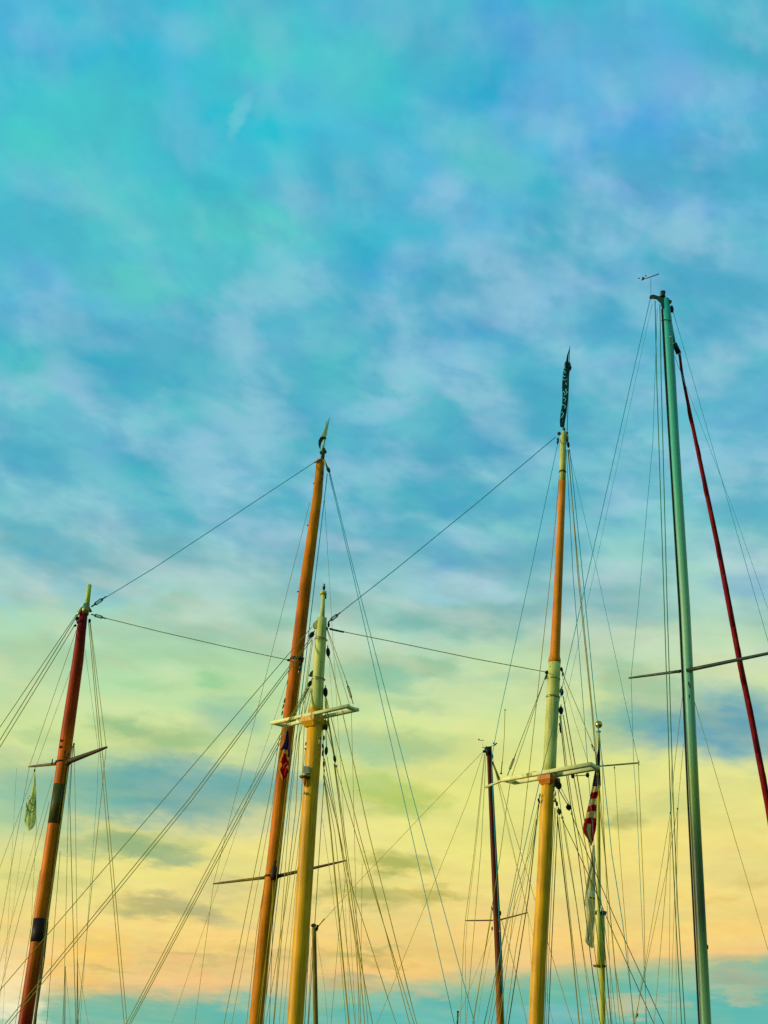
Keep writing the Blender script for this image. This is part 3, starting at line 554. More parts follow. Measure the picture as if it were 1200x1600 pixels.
wing(m1, [(491, 1045.5), (485, 1050), (482, 1056.5), (487, 1058), (491, 1055)], da, .1, 'green', 'stay_bracket')
block(m1, 487, 992, da, 7.5, 13, -35); block(m1, 512.6, 1019, da, 6.5, 17, 5); block(m1, 484, 1068.5, da, 6.5, 12, -25); block(m1, 508.6, 1081.5, da, 7, 18, 2)
blob(m1, 'shackle', 513.5, 976, da, 4, 9, 'steel'); blob(m1, 'shackle', 511, 982, da, 3.6, 6, 'bronze'); blob(m1, 'shackle', 516.5, 982.5, da, 5, 3, 'steel')
h1 = (P(493, 1114.6, da-.26).z, P(493, 1121.3, da+.26).z)
def cheek(parent, c, ztop, along, across, h1_, h2_, m):
    a = Vector((.8, -.6, 0)); b = Vector((.6, .8, 0)); vs = []
    for z, k in ((ztop, 1), (ztop-h1_, 1), (ztop-h1_-h2_, .72)):
        for sx, sy in ((-1, -1), (1, -1), (1, 1), (-1, 1)): vs.append(Vector((c.x, c.y, z)) + a*sx*along*k + b*sy*across*k)
    fs = [(0, 1, 2, 3), (11, 10, 9, 8)] + [(i+4*l, (i+1) % 4+4*l, (i+1) % 4+4*l+4, i+4*l+4) for l in (0, 1) for i in range(4)]
    return link_mesh('crosstree_cheek', vs, fs, m, parent, smooth=False)
def crosstree(parent, near, far, hs, wide, thick, m='white'):
    a, b = Q(*near[0], hs[0]), Q(*near[1], hs[0]); c, d = Q(*far[0], hs[1]), Q(*far[1], hs[1])
    link_mesh('crosstree_plank', *plank_geo(a, b, wide, thick), m, parent); link_mesh('crosstree_plank', *plank_geo(c, d, wide, thick), m, parent)
    link_mesh('crosstree_end', *plank_geo(b-(b-a).normalized()*.06, d-(d-c).normalized()*.06, .10, thick*.9), m, parent)
    link_mesh('crosstree_end', *plank_geo(a+(b-a).normalized()*.06, c+(d-c).normalized()*.06, .10, thick*.9), m, parent)
crosstree(m1, ((424, 1130), (545, 1103)), ((441, 1134.5), (559.5, 1108.5)), h1, .075, .07)
cheek(m1, P(492.6, 1118, da), h1[0]-.045, .17, .26, .10, .10, 'ochre')
seg(m1, 'mast_collar', (493.4, 1107.5, da), (493.1, 1112, da), 23.4, 23.8, 'ochre')
# floodlight on its bracket at the left side of the mast
c_ = P(479, 1203, da-.2); link_mesh('floodlight', *box_geo(c_, Vector((.062, -.015, 0)), Vector((.012, .05, 0)), Vector((0, 0, .072))), 'lite', m1, smooth=False)
c_ = c_+Vector((-.014, -.054, 0)); link_mesh('lamp_glass', *box_geo(c_, Vector((.046, -.011, 0)), Vector((.002, .008, 0)), Vector((0, 0, .056))), 'glass', m1, smooth=False)
seg(m1, 'lamp_bracket', (476.5, 1209.5, da-.2), (476.5, 1212.5, da-.2), 6, 7, 'lite'); seg(m1, 'lamp_dish', (476.3, 1213, da-.2), (476.2, 1215.4, da-.2), 18, 15, 'aged'); seg(m1, 'lamp_bracket', (476.2, 1215.4, da-.2), (476.3, 1229, da-.15), 8, 2.5, 'ochre2')
line(m1, 'lamp_cable', [(500, 1170, da-.12), (497, 1180, da-.16), (489, 1190, da-.18), (485, 1197, da-.2)], .8, 'rope'); blob(m1, 'eye_bolt', 475, 1239, da-.16, 4, 5, 'lite'); blob(m1, 'eye_bolt', 475.5, 1240, da-.19, 2, 2.5, 'ochre2')
blob(m1, 'cleat', 477.5, 1162, da-.05, 2.6, 6, 'lite'); blob(m1, 'cleat', 476.8, 1170, da-.05, 2.4, 3.4, 'black'); blob(m1, 'cleat', 499.5, 1160, da-.15, 4, 9, 'lite')
block(m1, 509, 1136.5, da, 6.5, 11, 8, 'green'); block(m1, 509.8, 1173, da, 5.5, 16, -3, 'green'); block(m1, 523, 1185.5, da, 4.8, 14, 8, 'green'); blob(m1, 'shackle', 525.3, 1197, da, 3.4, 5, 'lite', 15)
for x, y, h, w in ((506, 1153, 8, 4), (504.5, 1166, 9, 3.5), (504.5, 1176, 12, 3.2), (506, 1194, 11, 3.4), (506.5, 1204, 5, 2.4), (501, 1155, 8, 3)): blob(m1, 'shackle', x, y, da-.08, w, h, 'black' if h > 8 else 'bronze', random.uniform(-8, 8))
line(A, 'halyard', [(504, 1130, da), (505.5, 1180, da), (506.5, 1215, da)], 1.6, 'rope'); line(A, 'halyard', [(508, 1090, da), (509, 1131, da), (510, 1165, da)], 1.6, 'wire')
turnbuckle(A, (513, 972, da), (532, 957, da+.3), 5)
line(A, 'triatic_stay', [(513, 972, da), (620, 888, 32.2), (750, 782, 35), (868, 683, db)], 1.5, 'wireteal')
line(A, 'spring_stay', [(516, 983, da), (620, 1004, 32), (740, 1029, 34.8), (853, 1050, db)], 1.5, 'wire')
seg(A, 'stay_fitting', (516, 983, da), (537, 987.5, da+.3), 3, 3, 'steel')
turnbuckle(A, (541, 1064, da-.4), (552, 1100, da-.6), 3.2)
def many(parent, name, rows):
    for a, w, m_, e in rows: line(parent, name, a, w, m_, e)
many(A, 'shroud', [([(512, 984, da), (542, 1066, da-.4), (552, 1100, da-.6)], 1.3, 'wire', False), ([(511, 984, da), (546, 1101, da-.5)], .9, 'wire', False),
  ([(549, 1111, da-.6), (551, 1190, da-.6), (557, 1440, da-.6)], .9, 'wire', True), ([(512, 998, da+.3), (520, 1108, da+.5), (527, 1190, da+.5), (535, 1300, da+.5), (539, 1400, da+.5)], .5, 'wire', True)])
many(A, 'forestay', [([(487, 980, da), (0, 1547, 24.5)], 1.35, 'wire', True), ([(487, 995, da), (294, 1250, 27.5), (8, 1600, 24)], 1.5, 'wire', True), ([(488, 998, da), (300, 1250, 27.5), (14, 1600, 24)], 1.4, 'wire', True),
  ([(483, 1068, da), (380, 1250, 28.6), (197, 1600, 26)], 1.3, 'wire', True), ([(483, 1071, da), (386, 1250, 28.6), (201, 1600, 26)], 1.3, 'wire', True), ([(484, 1074, da), (390, 1250, 28.6), (204, 1600, 26)], 1.4, 'wire', True)])
many(A, 'halyard', [
  ([(515, 1027, da-.1), (533, 1103, da-.2), (576, 1300, da-.6), (651, 1600, da-1)], 1.5, 'wire', True),
  ([(510, 1091, da-.1), (561, 1300, da-.5), (606, 1468, da-.9), (640, 1600, da-1)], 1.5, 'wire', True),
  ([(525.5, 1199, da-.3), (555, 1300, da-.6), (610, 1478, da-.9), (647, 1600, da-1)], 1.5, 'wire', True),
  ([(509, 1090, da-.1), (513, 1125, da-.1), (522, 1180, da-.2)], 3, 'wire', False), ([(511, 1141, da), (522, 1179, da)], 1.2, 'wire', False),
  ([(506, 1212, da-.1), (517, 1300, da-.3), (545, 1600, da-.6)], 2.6, 'wire', True), ([(506, 1212, da-.1), (523, 1300, da-.3), (555, 1600, da-.6)], 1.3, 'wire', True),
  ([(507, 1185, da), (529, 1300, da-.2), (561, 1500, da-.3), (570, 1600, da-.3)], 1.6, 'wire', True), ([(511, 1182, da), (530, 1300, da-.1), (556, 1480, da-.2), (564, 1600, da-.2)], 1.1, 'wire', True),
  ([(522, 1193, da), (536, 1300, da-.2), (561, 1490, da-.3), (582, 1600, da-.3)], 1.7, 'wire', True), ([(523, 1193, da), (538.5, 1300, da-.2), (563, 1478, da-.4), (575, 1600, da-.4)], 1.3, 'wire', True),
  ([(508, 1213, da), (530, 1300, da), (542, 1362, da), (619, 1600, da-.5)], 1.4, 'wire', True), ([(507, 1210, da), (501, 1300, da), (492, 1443, da)], 1.3, 'wire', True),
  ([(504, 1280, da+.3), (530, 1472, da+.3), (541, 1600, da+.3)], .7, 'wire', True), ([(566, 1350, da), (564, 1500, da)], .8, 'wire', True), ([(541, 1370, da+.2), (531, 1440, da+.2), (522, 1545, da+.2)], .7, 'wire', True),
  ([(487, 1000, da), (471, 1120, da), (454, 1250, da), (427, 1600, da)], 1.2, 'wire', True), ([(489, 1000, da), (477, 1090, da), (471, 1250, da+.1), (445, 1425, da+.1), (415, 1600, da+.1)], 1.2, 'wire', True),
  ([(486, 1076, da), (468, 1150, da), (462, 1265, da), (444, 1420, da), (428, 1600, da)], 1.5, 'rope', True), ([(482, 1075, da-.1), (437, 1150, da-.1), (420, 1250, da), (350, 1600, da)], 1.3, 'wire', True), ([(483, 1075, da-.1), (440, 1150, da-.1), (425, 1260, da), (362, 1600, da)], .9, 'wire', True),
  ([(485, 1075, da-.2), (492, 1130, da-.3), (500, 1165, da-.2)], .9, 'rope', False), ([(465, 1355, da), (446, 1560, da)], .8, 'wire', True),
  ([(477, 1172, da-.05), (474, 1200, da-.1)], 1.2, 'wire', False), ([(475, 1243, da-.05), (463, 1350, da-.05), (446, 1480, da-.05), (436, 1600, da-.05)], 1.0, 'rope', True),
  ([(484, 1078, da), (474, 1100, da), (456, 1180, da), (450, 1230, da), (431, 1380, da), (415, 1500, da)], 1.0, 'rope', True),
  ([(484, 1450, da+.1), (476, 1600, da+.1)], 1.4, 'wire', True), ([(487, 1480, da+.1), (481, 1600, da+.1)], 1.0, 'wire', True)])
# after mast
m2 = spar(A, 'mast', [(858, 1208, 20.5), (854.5, 1260, 21), (851, 1340, 21), (847.5, 1400, 21.3), (841.8, 1500, 22.5), (837.5, 1600, 24)], db, 'ochre', sides=28, ext=1.2)
m2['label'] = 'farther ochre mast with long orange topmast'
spar(m2, 'mast_top', [(866.3, 1035, 19.2), (865, 1060, 20), (863, 1110, 20.2), (861, 1140, 20.2), (859, 1190, 20.3), (858.3, 1210, 20.4)], db, 'cream', sides=28)
spar(m2, 'topmast', [(878.8, 752, 10.6), (872.6, 900, 12.9), (867.2, 1020, 15.5), (866.8, 1026, 16.5), (866.5, 1030, 19.4), (866.3, 1036, 19.6)], db, 'ochre2', sides=24)
spar(m2, 'topmast_head', [(880.8, 674, 6.5), (880, 684, 9.4), (879.4, 720, 9.8), (878.7, 753, 10.4)], db, 'cream', sides=24)
band(m2, 879, 737.5, db, 11.4, 3, .03, 'green'); band(m2, 865, 1061.5, db, 21, 3, .03); band(m2, 864, 1089.5, db, 22, 3.4, .03); band(m2, 881, 671.5, db, 4.5, 5, .03, 'green')
for x, y, w, h, m_ in ((873.5, 677.5, 6, 6, 'green'), (871.5, 689, 4, 11, 'steel'), (886, 684, 5, 14, 'bronze'), (888, 695, 4.4, 10, 'black'), (884, 690, 4, 12, 'aged'), (886, 677, 4, 5, 'green')): blob(m2, 'shackle', x, y, db, w, h, m_, random.uniform(-10, 10))
blob(m2, 'stay_tang', 855, 1051, db, 7.5, 7, 'black'); blob(m2, 'stay_tang', 853, 1058, db, 4, 9, 'steel', -20); blob(m2, 'stay_tang', 877.5, 1046, db, 4.5, 8, 'steel', 10); blob(m2, 'stay_tang', 879.5, 1053, db, 4, 8, 'lite'); blob(m2, 'bolt', 860, 1041.5, db-.3, 1.6, 1.6, 'bandd')
block(m2, 877.5, 1081, db, 6, 14, 3); block(m2, 876.5, 1110, db, 7, 15, 0)
h2 = (P(857, 1206, db-.27).z, P(857, 1213.5, db+.27).z)
crosstree(m2, ((783, 1219), (925, 1194)), ((802, 1223), (936, 1199.5)), h2, .11, .10)
link_mesh('crosstree_arm', *plank_geo(Q(784, 1219.5, h2[0]-.02), Q(759, 1230, h2[0]-.02), .06, .06), 'white', m2)
link_mesh('crosstree_step', *plank_geo(Q(826, 1209, h2[0]+.08), Q(838, 1207, h2[0]+.08), .1, .06), 'white', m2); wing(m2, [(793, 1221), (800, 1219.5), (801, 1223), (797, 1225.5)], db-.1, .06, 'cream', 'crosstree_foot')
wing(m2, [(920, 1192.5), (926, 1192), (936, 1198), (930, 1203.5), (920, 1204)], db-.2, .1, 'green', 'crosstree_bracket')
cheek(m2, P(857.4, 1209, db), h2[0]-.065, .19, .27, .11, .12, 'ochre2')
for x in (895, 918): blob(m2, 'crosstree_lamp', x, 1212.5 if x < 900 else 1211, db-.2, 6, 8, 'green'); 
line(m2, 'lamp_rod', [(896, 1212.5, db-.2), (918, 1211, db-.2)], 1.6, 'steel'); line(m2, 'lamp_rod', [(896, 1205, db-.2), (896, 1212, db-.2)], 1.2, 'steel')
blob(m2, 'cleat', 843, 1243, db-.1, 3, 8, 'lite'); blob(m2, 'cleat', 842, 1251, db-.1, 3.6, 9, 'bandd', 15); blob(m2, 'cleat', 853, 1294, db-.3, 2, 2, 'lite')
block(m2, 872.5, 1227, db-.1, 10, 15, 10); block(m2, 888.5, 1261.5, db-.2, 8.5, 10, 12); block(m2, 873.5, 1268, db-.2, 7, 11, 10, 'green'); blob(m2, 'shackle', 893, 1270, db-.2, 4, 5, 'lite'); blob(m2, 'shackle', 878, 1277, db-.2, 3.4, 5, 'bronze')
for x, y, w, h, m_ in ((867, 1240, 4, 10, 'lite'), (867, 1250, 5, 8, 'bronze'), (870, 1256, 4, 9, 'black'), (864, 1236, 3, 8, 'green'), (868, 1219, 4, 7, 'black')): blob(m2, 'shackle', x, y, db-.3, w, h, m_, random.uniform(-12, 12))
line(m2, 'whip_antenna', [(789, 1110, db-.1), (788, 1150, db-.1), (785, 1192, db-.1)], 1.1, 'wire'); blob(m2, 'antenna_base', 789.2, 1109.5, db-.1, 2.2, 2.6, 'steel'); line(m2, 'antenna_base', [(784.8, 1190, db-.1), (783, 1209, db-.1)], 1.8, 'steel'); blob(m2, 'antenna_base', 783, 1208.5, db-.1, 4, 3, 'steel')
turnbuckle(A, (806, 1178, db), (793, 1211, db), 3.4); turnbuckle(A, (924, 1163, db-.6), (931, 1177, db-.7), 3)
many(A, 'shroud', [([(853, 1056, db), (805, 1180, db), (793, 1212, db)], 1.3, 'wire', False), ([(852, 1058, db), (800, 1212, db)], 1.1, 'wire', False),
  ([(797, 1224, db), (791, 1265, db), (781, 1340, db), (765, 1440, db)], 1.2, 'wire', True), ([(881, 1056, db), (908, 1120, db-.3), (931, 1177, db-.7)], 1.2, 'wire', False), ([(879, 1058, db), (896, 1120, db-.3), (919, 1191, db-.6)], .7, 'wire', False),
  ([(871, 695, db), (828, 900, db), (781, 1116, db), (769.5, 1177, db), (768, 1200, db), (778, 1400, db)], 1.15, 'wireteal', True), ([(874, 742, db), (860, 900, db), (836, 1120, db), (813, 1330, db), (786, 1465, db), (780, 1500, db)], 1.3, 'wire', True),
  ([(889, 703, db), (934.5, 900, db-.4), (960, 1018, db-.6), (997, 1190, db-.8)], .8, 'wireteal', False)])
many(A, 'backstay', [([(885, 703, db), (895.5, 900, db), (912, 1110, db), (921, 1230, db), (930, 1340, db), (952, 1500, db), (963, 1600, db)], 1.1, 'wireteal', True), ([(890, 702, db), (910.5, 900, db-.2), (931, 1110, db-.3), (942, 1197, db-.3), (956, 1335, db-.4), (973, 1442, db-.4), (985, 1545, db-.4)], 1.5, 'wireteal', True),
  ([(888, 703, db), (903, 900, db-.1), (924.5, 1110, db-.2), (937.5, 1265, db-.2), (945, 1335, db-.2), (961, 1512, db-.2), (975, 1600, db-.2)], 1.8, 'wire', True), ([(887, 702, db), (905, 900, db-.1), (927, 1120, db-.2), (943, 1300, db-.2), (955, 1450, db-.2), (968.6, 1600, db-.2)], 1.1, 'wire', True)])
many(A, 'halyard', [
  ([(874.5, 1118, db), (883, 1196, db-.1), (891, 1252, db-.1), (903, 1330, db-.1), (926, 1520, db), (938, 1600, db)], 1.6, 'dkrope', True), ([(876, 1118, db), (885.5, 1196, db-.1), (895, 1260, db-.1), (909, 1330, db-.1), (931, 1500, db), (945, 1600, db)], 1.5, 'wire', True),
  ([(880, 1117, db), (893.5, 1196, db-.1), (903, 1250, db-.1), (917, 1335, db-.1), (951, 1600, db)], 1.6, 'wire', True), ([(880, 1088, db), (899, 1196, db-.2), (912, 1275, db-.2), (924, 1335, db-.2), (944, 1470, db), (955, 1600, db)], 1.7, 'dkrope', True),
  ([(874, 1130, db), (876, 1145, db)], 2.2, 'dkrope', False), ([(873, 1234, db-.2), (888, 1259, db-.2)], 1.6, 'dkrope', False), ([(877, 1232, db-.2), (890, 1257, db-.2)], 1.2, 'bronze', False),
  ([(893, 1272, db-.2), (912, 1320, db-.4), (960, 1433, db-.8), (1036.6, 1600, db-1.2)], 1.4, 'dkrope', True), ([(877.5, 1278, db-.2), (898, 1320, db-.4), (931, 1393, db-.6), (960, 1462, db-.8), (1022, 1600, db-1.2)], 1.4, 'dkrope', True),
  ([(867, 1262, db-.1), (862, 1340, db-.1), (855, 1480, db-.1), (851, 1600, db-.1)], 1.5, 'wire', True), ([(869, 1262, db-.1), (864.5, 1340, db-.1), (858, 1480, db-.1), (854, 1600, db-.1)], 1.0, 'wire', True), ([(871.5, 1272, db), (868.5, 1340, db), (861, 1500, db), (857, 1600, db)], 1.5, 'dkrope', True),
  ([(871, 1276, db), (877, 1330, db), (892, 1460, db), (905, 1600, db)], 2.0, 'wire', True), ([(874, 1276, db), (880, 1335, db), (895, 1470, db), (911, 1600, db)], 1.1, 'wire', True), ([(872, 1235, db), (885, 1320, db), (900, 1410, db), (926, 1600, db)], 1.2, 'wire', True), ([(880, 1276, db), (899, 1400, db), (912, 1490, db), (924, 1560, db)], .8, 'wire', True),
  ([(843, 1253, db), (822, 1395, db), (806, 1482, db), (790, 1600, db)], 1.3, 'wire', True), ([(842, 1255, db), (826, 1400, db), (806, 1525, db), (794.5, 1600, db)], 1.8, 'dkrope', True), ([(838, 1280, db), (828, 1330, db), (805, 1400, db), (797, 1470, db), (780, 1600, db)], 1.2, 'wire', True),
  ([(845, 1240, db), (829, 1310, db), (816, 1380, db), (797, 1440, db), (787, 1495, db)], .9, 'wire', True)])

# ================================================================== modern yacht with the green alloy mast (right)
dc = 32.0
Cc = thing('sloop', 'sailing yacht at the right with tall sea-green alloy mast and furled dark red headsail', 'sailboat', (7.4, 32.6, 0))
hull(Cc, 7.4, 32.6, HX, HY, 13, 3.8, 1.2, 'hullb')
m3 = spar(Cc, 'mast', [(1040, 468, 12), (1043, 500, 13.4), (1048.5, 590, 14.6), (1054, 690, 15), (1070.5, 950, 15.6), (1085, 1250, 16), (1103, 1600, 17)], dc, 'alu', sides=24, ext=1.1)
line(m3, 'sail_track', [(1034.5, 483, dc-.02), (1040, 590, dc-.02), (1061.5, 950, dc-.02), (1075, 1250, dc-.02), (1092.5, 1600, dc-.02)], 3.2, 'track', True)
wing(m3, [(1016, 461), (1021, 460), (1049, 469), (1050.5, 471), (1046, 473), (1046, 480), (1034, 482), (1032, 474), (1026, 468), (1019, 467), (1015, 466)], dc, .16, 'steel', 'masthead_crane')
blob(m3, 'crane_sheave', 1017, 465, dc, 5, 6, 'steel'); seg(m3, 'masthead_light', (1035, 464, dc), (1035.3, 458, dc), 10, 7, 'steel'); wing(m3, [(1030, 457), (1034, 453.6), (1039.5, 453.8), (1040, 459), (1036, 459), (1033, 456)], dc, .1, 'black', 'masthead_light')
line(m3, 'vane_rod', [(1017, 459, dc), (1016.8, 436, dc)], .8, 'steel'); line(m3, 'wind_vane', [(1003, 437, dc), (1016, 433, dc-.1), (1029.5, 428, dc-.2)], 1.8, 'steel'); wing(m3, [(1002, 438.5), (1004, 432), (1008, 434.5), (1006, 437.5)], dc, .03, 'steel', 'wind_vane'); blob(m3, 'vane_tab', 998.3, 434.8, dc+.1, 4, 1.6, 'steel'); blob(m3, 'vane_tab', 1009, 431, dc+.1, 4, 1.6, 'steel')
line(m3, 'mast_strap', [(1033, 500.5, dc), (1040, 499, dc-.14), (1044, 500.5, dc-.16), (1048.5, 501, dc-.1)], 1.3, 'track')
blob(m3, 'sheave_box', 1049.8, 483, dc, 6, 12, 'black', 5); blob(m3, 'sheave_box', 1047, 472, dc, 5, 6, 'steel'); seg(m3, 'halyard_lead', (1047.5, 498, dc), (1054, 535, dc), 3.2, 3.4, 'alu'); blob(m3, 'shackle', 1047.5, 526, dc-.1, 3.4, 3, 'lite')
seg(Cc, 'furler_swivel', (1054, 537, dc), (1060.5, 552, dc+.05), 7.5, 8.5, 'black'); blob(Cc, 'furler_swivel', 1057, 544.5, dc, 8, 9, 'black')
spar(Cc, 'furled_headsail', [(1061, 553, 2.4), (1064, 575, 3.6), (1069, 600, 4.6), (1078, 645, 5.4), (1089, 698, 6.2), (1101, 755, 7), (1122, 855, 7.8), (1140, 950, 8.6), (1157, 1040, 9), (1172, 1112, 9.4), (1187, 1190, 9.8), (1200, 1258, 10.4), (1212, 1330, 11)], dc, 'redsail', sides=12, ext=1.5, d2=dc+2)
for i_, (x, y) in enumerate([(1079, 650), (1091, 708), (1103, 765), (1114, 818), (1124, 866), (1134, 918), (1144, 970), (1153, 1018), (1161, 1060), (1172, 1112), (1183, 1168), (1192, 1215)]):
    k_ = (y-553)/777; blob(Cc, 'sail_fold', x+(.9 if i_ % 2 else -.9), y, dc+2*k_-.05, 5.2+4.2*k_, 44, 'redsail', 11)
line(Cc, 'halyard', [(1063, 552, dc), (1068, 590, dc-.02)], 1.6, 'track')
taper(m3, 'spreader', (1064, 1048.5, dc), (982.5, 1059.5, dc+1.0), 4.8, 3.4, 'alud'); taper(m3, 'spreader', (1073, 1047.5, dc-.1), (1236, 1013.5, dc-1.6), 6.2, 4.4, 'alud'); blob(m3, 'spreader_root', 1060, 1050, dc, 6, 4, 'alud'); blob(m3, 'spreader_root', 1076, 1047, dc-.1, 8, 6, 'alud')
for x, y in ((1076, 1068), (1077, 1088), (1078, 1072)): blob(m3, 'cleat', x, y, dc-.17, 2, 7, 'track')
many(Cc, 'shroud', [([(1027, 482, dc), (1020, 690, dc+.3), (997, 950, dc+.8), (986, 1058, dc+1), (990, 1190, dc+1), (995, 1260, dc+1), (1007, 1523, dc+1)], .95, 'wireteal', True), ([(1052, 488, dc), (1082, 590, dc-.2), (1142, 800, dc-.7), (1198, 995, dc-1.2), (1232, 1110, dc-1.4)], 1.0, 'wireteal', True), ([(1054, 556, dc), (1147, 800, dc-.4), (1202, 958, dc-.6), (1240, 1070, dc-.8)], .75, 'wireteal', True),
  ([(1066, 1091, dc), (1053, 1205, dc+.3), (1043, 1353, dc+.5), (1022, 1600, dc+.7)], 1.0, 'wire', True), ([(1068, 1162, dc), (1060, 1250, dc+.2), (1056, 1330, dc+.3), (1048, 1600, dc+.4)], .8, 'wire', True), ([(1084, 1092, dc), (1130, 1249, dc-.4), (1200, 1484, dc-.9)], .95, 'wire', True)])
many(Cc, 'backstay', [([(1015.5, 469, dc), (987.5, 590, dc-.2), (918, 900, dc-.6), (868, 1120, dc-1), (846, 1208, dc-1.1), (816, 1340, dc-1.3), (793, 1440, dc-1.4)], 1.3, 'wireteal', True), ([(1019, 475, dc), (998, 571, dc), (927, 900, dc-.3), (890, 1068, dc-.4), (878, 1120, dc-.5)], .6, 'wireteal', True)])
many(Cc, 'halyard', [([(1023.5, 470, dc), (1026, 590, dc), (1038, 950, dc), (1047.5, 1250, dc), (1056, 1440, dc), (1065, 1600, dc)], 1.7, 'greenwire', True), ([(1031, 476, dc), (1033, 590, dc), (1042.5, 950, dc), (1052, 1250, dc), (1059, 1420, dc), (1070.5, 1600, dc)], 1.7, 'greenwire', True),
  ([(1050, 1190, dc+.2), (1047.5, 1270, dc+.2), (1005, 1525, dc+.8)], .9, 'wire', True), ([(1059, 1262, dc+.2), (1043, 1353, dc+.4), (1007, 1523, dc+.8)], .9, 'wire', True), ([(1047.5, 1300, dc+.3), (1045, 1600, dc+.3)], .8, 'wire', True), ([(1059.5, 1255, dc+.2), (1056, 1450, dc+.3), (1057, 1600, dc+.3)], .8, 'wire', True),
  ([(1003, 1525, dc+1), (996, 1580, dc+1), (990, 1600, dc+1)], .6, 'wire', True)])
blob(Cc, 'block', 995, 1587, dc+1, 3.4, 8, 'steel', -25); blob(Cc, 'block', 1058.7, 1263.5, dc+.2, 2.6, 3.4, 'black'); blob(Cc, 'cleat', 1105.5, 1480, dc, 3, 8, 'bandd'); blob(Cc, 'block', 1047.6, 1270, dc+.2, 2.4, 4, 'black')

# ================================================================== ketch with the thin dark masts (behind)
dd, de = 50.0, 58.0
D = thing('ketch', 'ketch behind with thin dark brown mast between the ochre masts and short olive mizzen', 'sailboat', (1.6, 52.5, 0))
hull(D, 1.2, 53.0, -.62, .78, 13, 3.4, 1.2, 'hullw')
m4 = spar(D, 'mast', [(764.5, 1172, 8), (765.5, 1200, 8), (772, 1340, 10), (774.8, 1400, 10.6), (779.3, 1500, 11.5), (782, 1600, 12.4)], dd, 'brown', ext=1.1)
seg(m4, 'masthead_fitting', (762.5, 1168, dd), (764, 1180, dd), 12, 9, 'black'); blob(m4, 'masthead_fitting', 757, 1174, dd, 6, 5, 'black'); blob(m4, 'masthead_fitting', 769, 1182, dd, 4, 8, 'black'); blob(m4, 'masthead_fitting', 768.5, 1192, dd, 3.6, 6, 'black')
line(m4, 'vane_rod', [(753, 1167.5, dd), (758, 1168.5, dd), (773, 1164.5, dd)], 1.2, 'black'); line(m4, 'vane_rod', [(759.5, 1165, dd), (760, 1170, dd)], 1.4, 'black'); blob(m4, 'anemometer_cup', 771.5, 1161.3, dd, 3, 3, 'black'); blob(m4, 'anemometer_cup', 775.5, 1161.5, dd, 3.4, 2, 'black', 20); blob(m4, 'anemometer_cup', 773.5, 1163.5, dd+.1, 4, 2.4, 'black')
line(m4, 'wind_vane', [(748, 1156, dd), (752, 1157, dd), (756.5, 1156.5, dd)], 1.0, 'black'); blob(m4, 'wind_vane', 748.3, 1155.5, dd, 2.6, 2.6, 'black'); line(m4, 'vane_rod', [(752, 1157, dd), (755, 1167, dd)], .25, 'black')
taper(m4, 'spreader', (770, 1438, dd), (727, 1438.5, dd+.8), 2.2, 1.9, 'agedd'); taper(m4, 'spreader', (778, 1438, dd-.1), (824.5, 1426, dd-.9), 2.6, 1.9, 'agedd')
for x, y in ((768.5, 1419, ), (769, 1451)): blob(m4, 'shroud_tang', x, y, dd, 2.6, 7, 'black')
blob(m4, 'shroud_tang', 782, 1427, dd, 2.6, 8, 'black'); blob(m4, 'shroud_tang', 781, 1455, dd-.1, 3, 3, 'lite')
m5 = spar(D, 'mizzen_mast', [(490.5, 1449, 6), (491, 1470, 7), (493.3, 1600, 8)], de, 'aged', ext=1.1)
blob(m5, 'masthead_fitting', 490, 1446, de, 9, 6, 'black'); blob(m5, 'masthead_fitting', 495.5, 1450, de, 4, 11, 'black', -10)
line(D, 'triatic_stay', [(497, 1448, de), (560, 1378, 56.3), (682, 1250, 52.5), (756, 1173, dd)], .75, 'wire'); line(m5, 'stay_fitting', [(496, 1449, de), (507, 1435.5, de-.2)], 1.8, 'dkrope')
seg(D, 'furled_headsail', (769.5, 1190, dd), (781, 1221, dd), 2, 4.6, 'rope')
many(D, 'shroud', [([(755, 1176, dd), (731, 1250, dd+.4), (606, 1558, dd+2)], .8, 'wire', True), ([(757, 1178, dd), (740, 1340, dd+.4), (727, 1438, dd+.8), (724, 1480, dd+.7), (719, 1600, dd+.6)], 1.0, 'wire', True), ([(758, 1178, dd), (743, 1330, dd+.4), (730, 1438, dd+.7), (727.5, 1480, dd+.6), (727, 1600, dd+.6)], .7, 'wire', True),
  ([(759.5, 1180, dd), (752, 1320, dd+.3), (731.5, 1560, dd+.5)], 1.0, 'wire', True), ([(769, 1192, dd), (781, 1225, dd-.2), (816, 1340, dd-.6), (835, 1403, dd-.8)], 1.0, 'rope', True), ([(770, 1192, dd), (779, 1225, dd-.2), (806, 1345, dd-.6), (829, 1445, dd-.9)], .7, 'rope', True),
  ([(770, 1185, dd), (792, 1290, dd-.5), (824.5, 1426, dd-.9), (831, 1520, dd-.9)], .6, 'wire', True), ([(770, 1420, dd), (752, 1520, dd+.2), (738, 1600, dd+.3)], 1.1, 'wire', True), ([(769, 1455, dd), (740, 1530, dd+.2), (720, 1580, dd+.3)], .6, 'wire', True), ([(784, 1438, dd), (797, 1486, dd-.2), (806, 1520, dd-.3), (818, 1575, dd-.4)], 1.1, 'wire', True),
  ([(773, 1525, dd), (757, 1600, dd)], .9, 'wire', True), ([(768, 1470, dd+.3), (753, 1545, dd+.3), (746, 1600, dd+.3)], .5, 'wire', True), ([(494, 1455, de), (507, 1540, de), (512, 1600, de)], .5, 'wire', True), ([(487, 1452, de), (470, 1600, de)], .5, 'wire', True)])
line(m4, 'halyard', [(787, 1545, dd-.3), (776, 1590, dd-.3)], 1.0, 'rope', True)

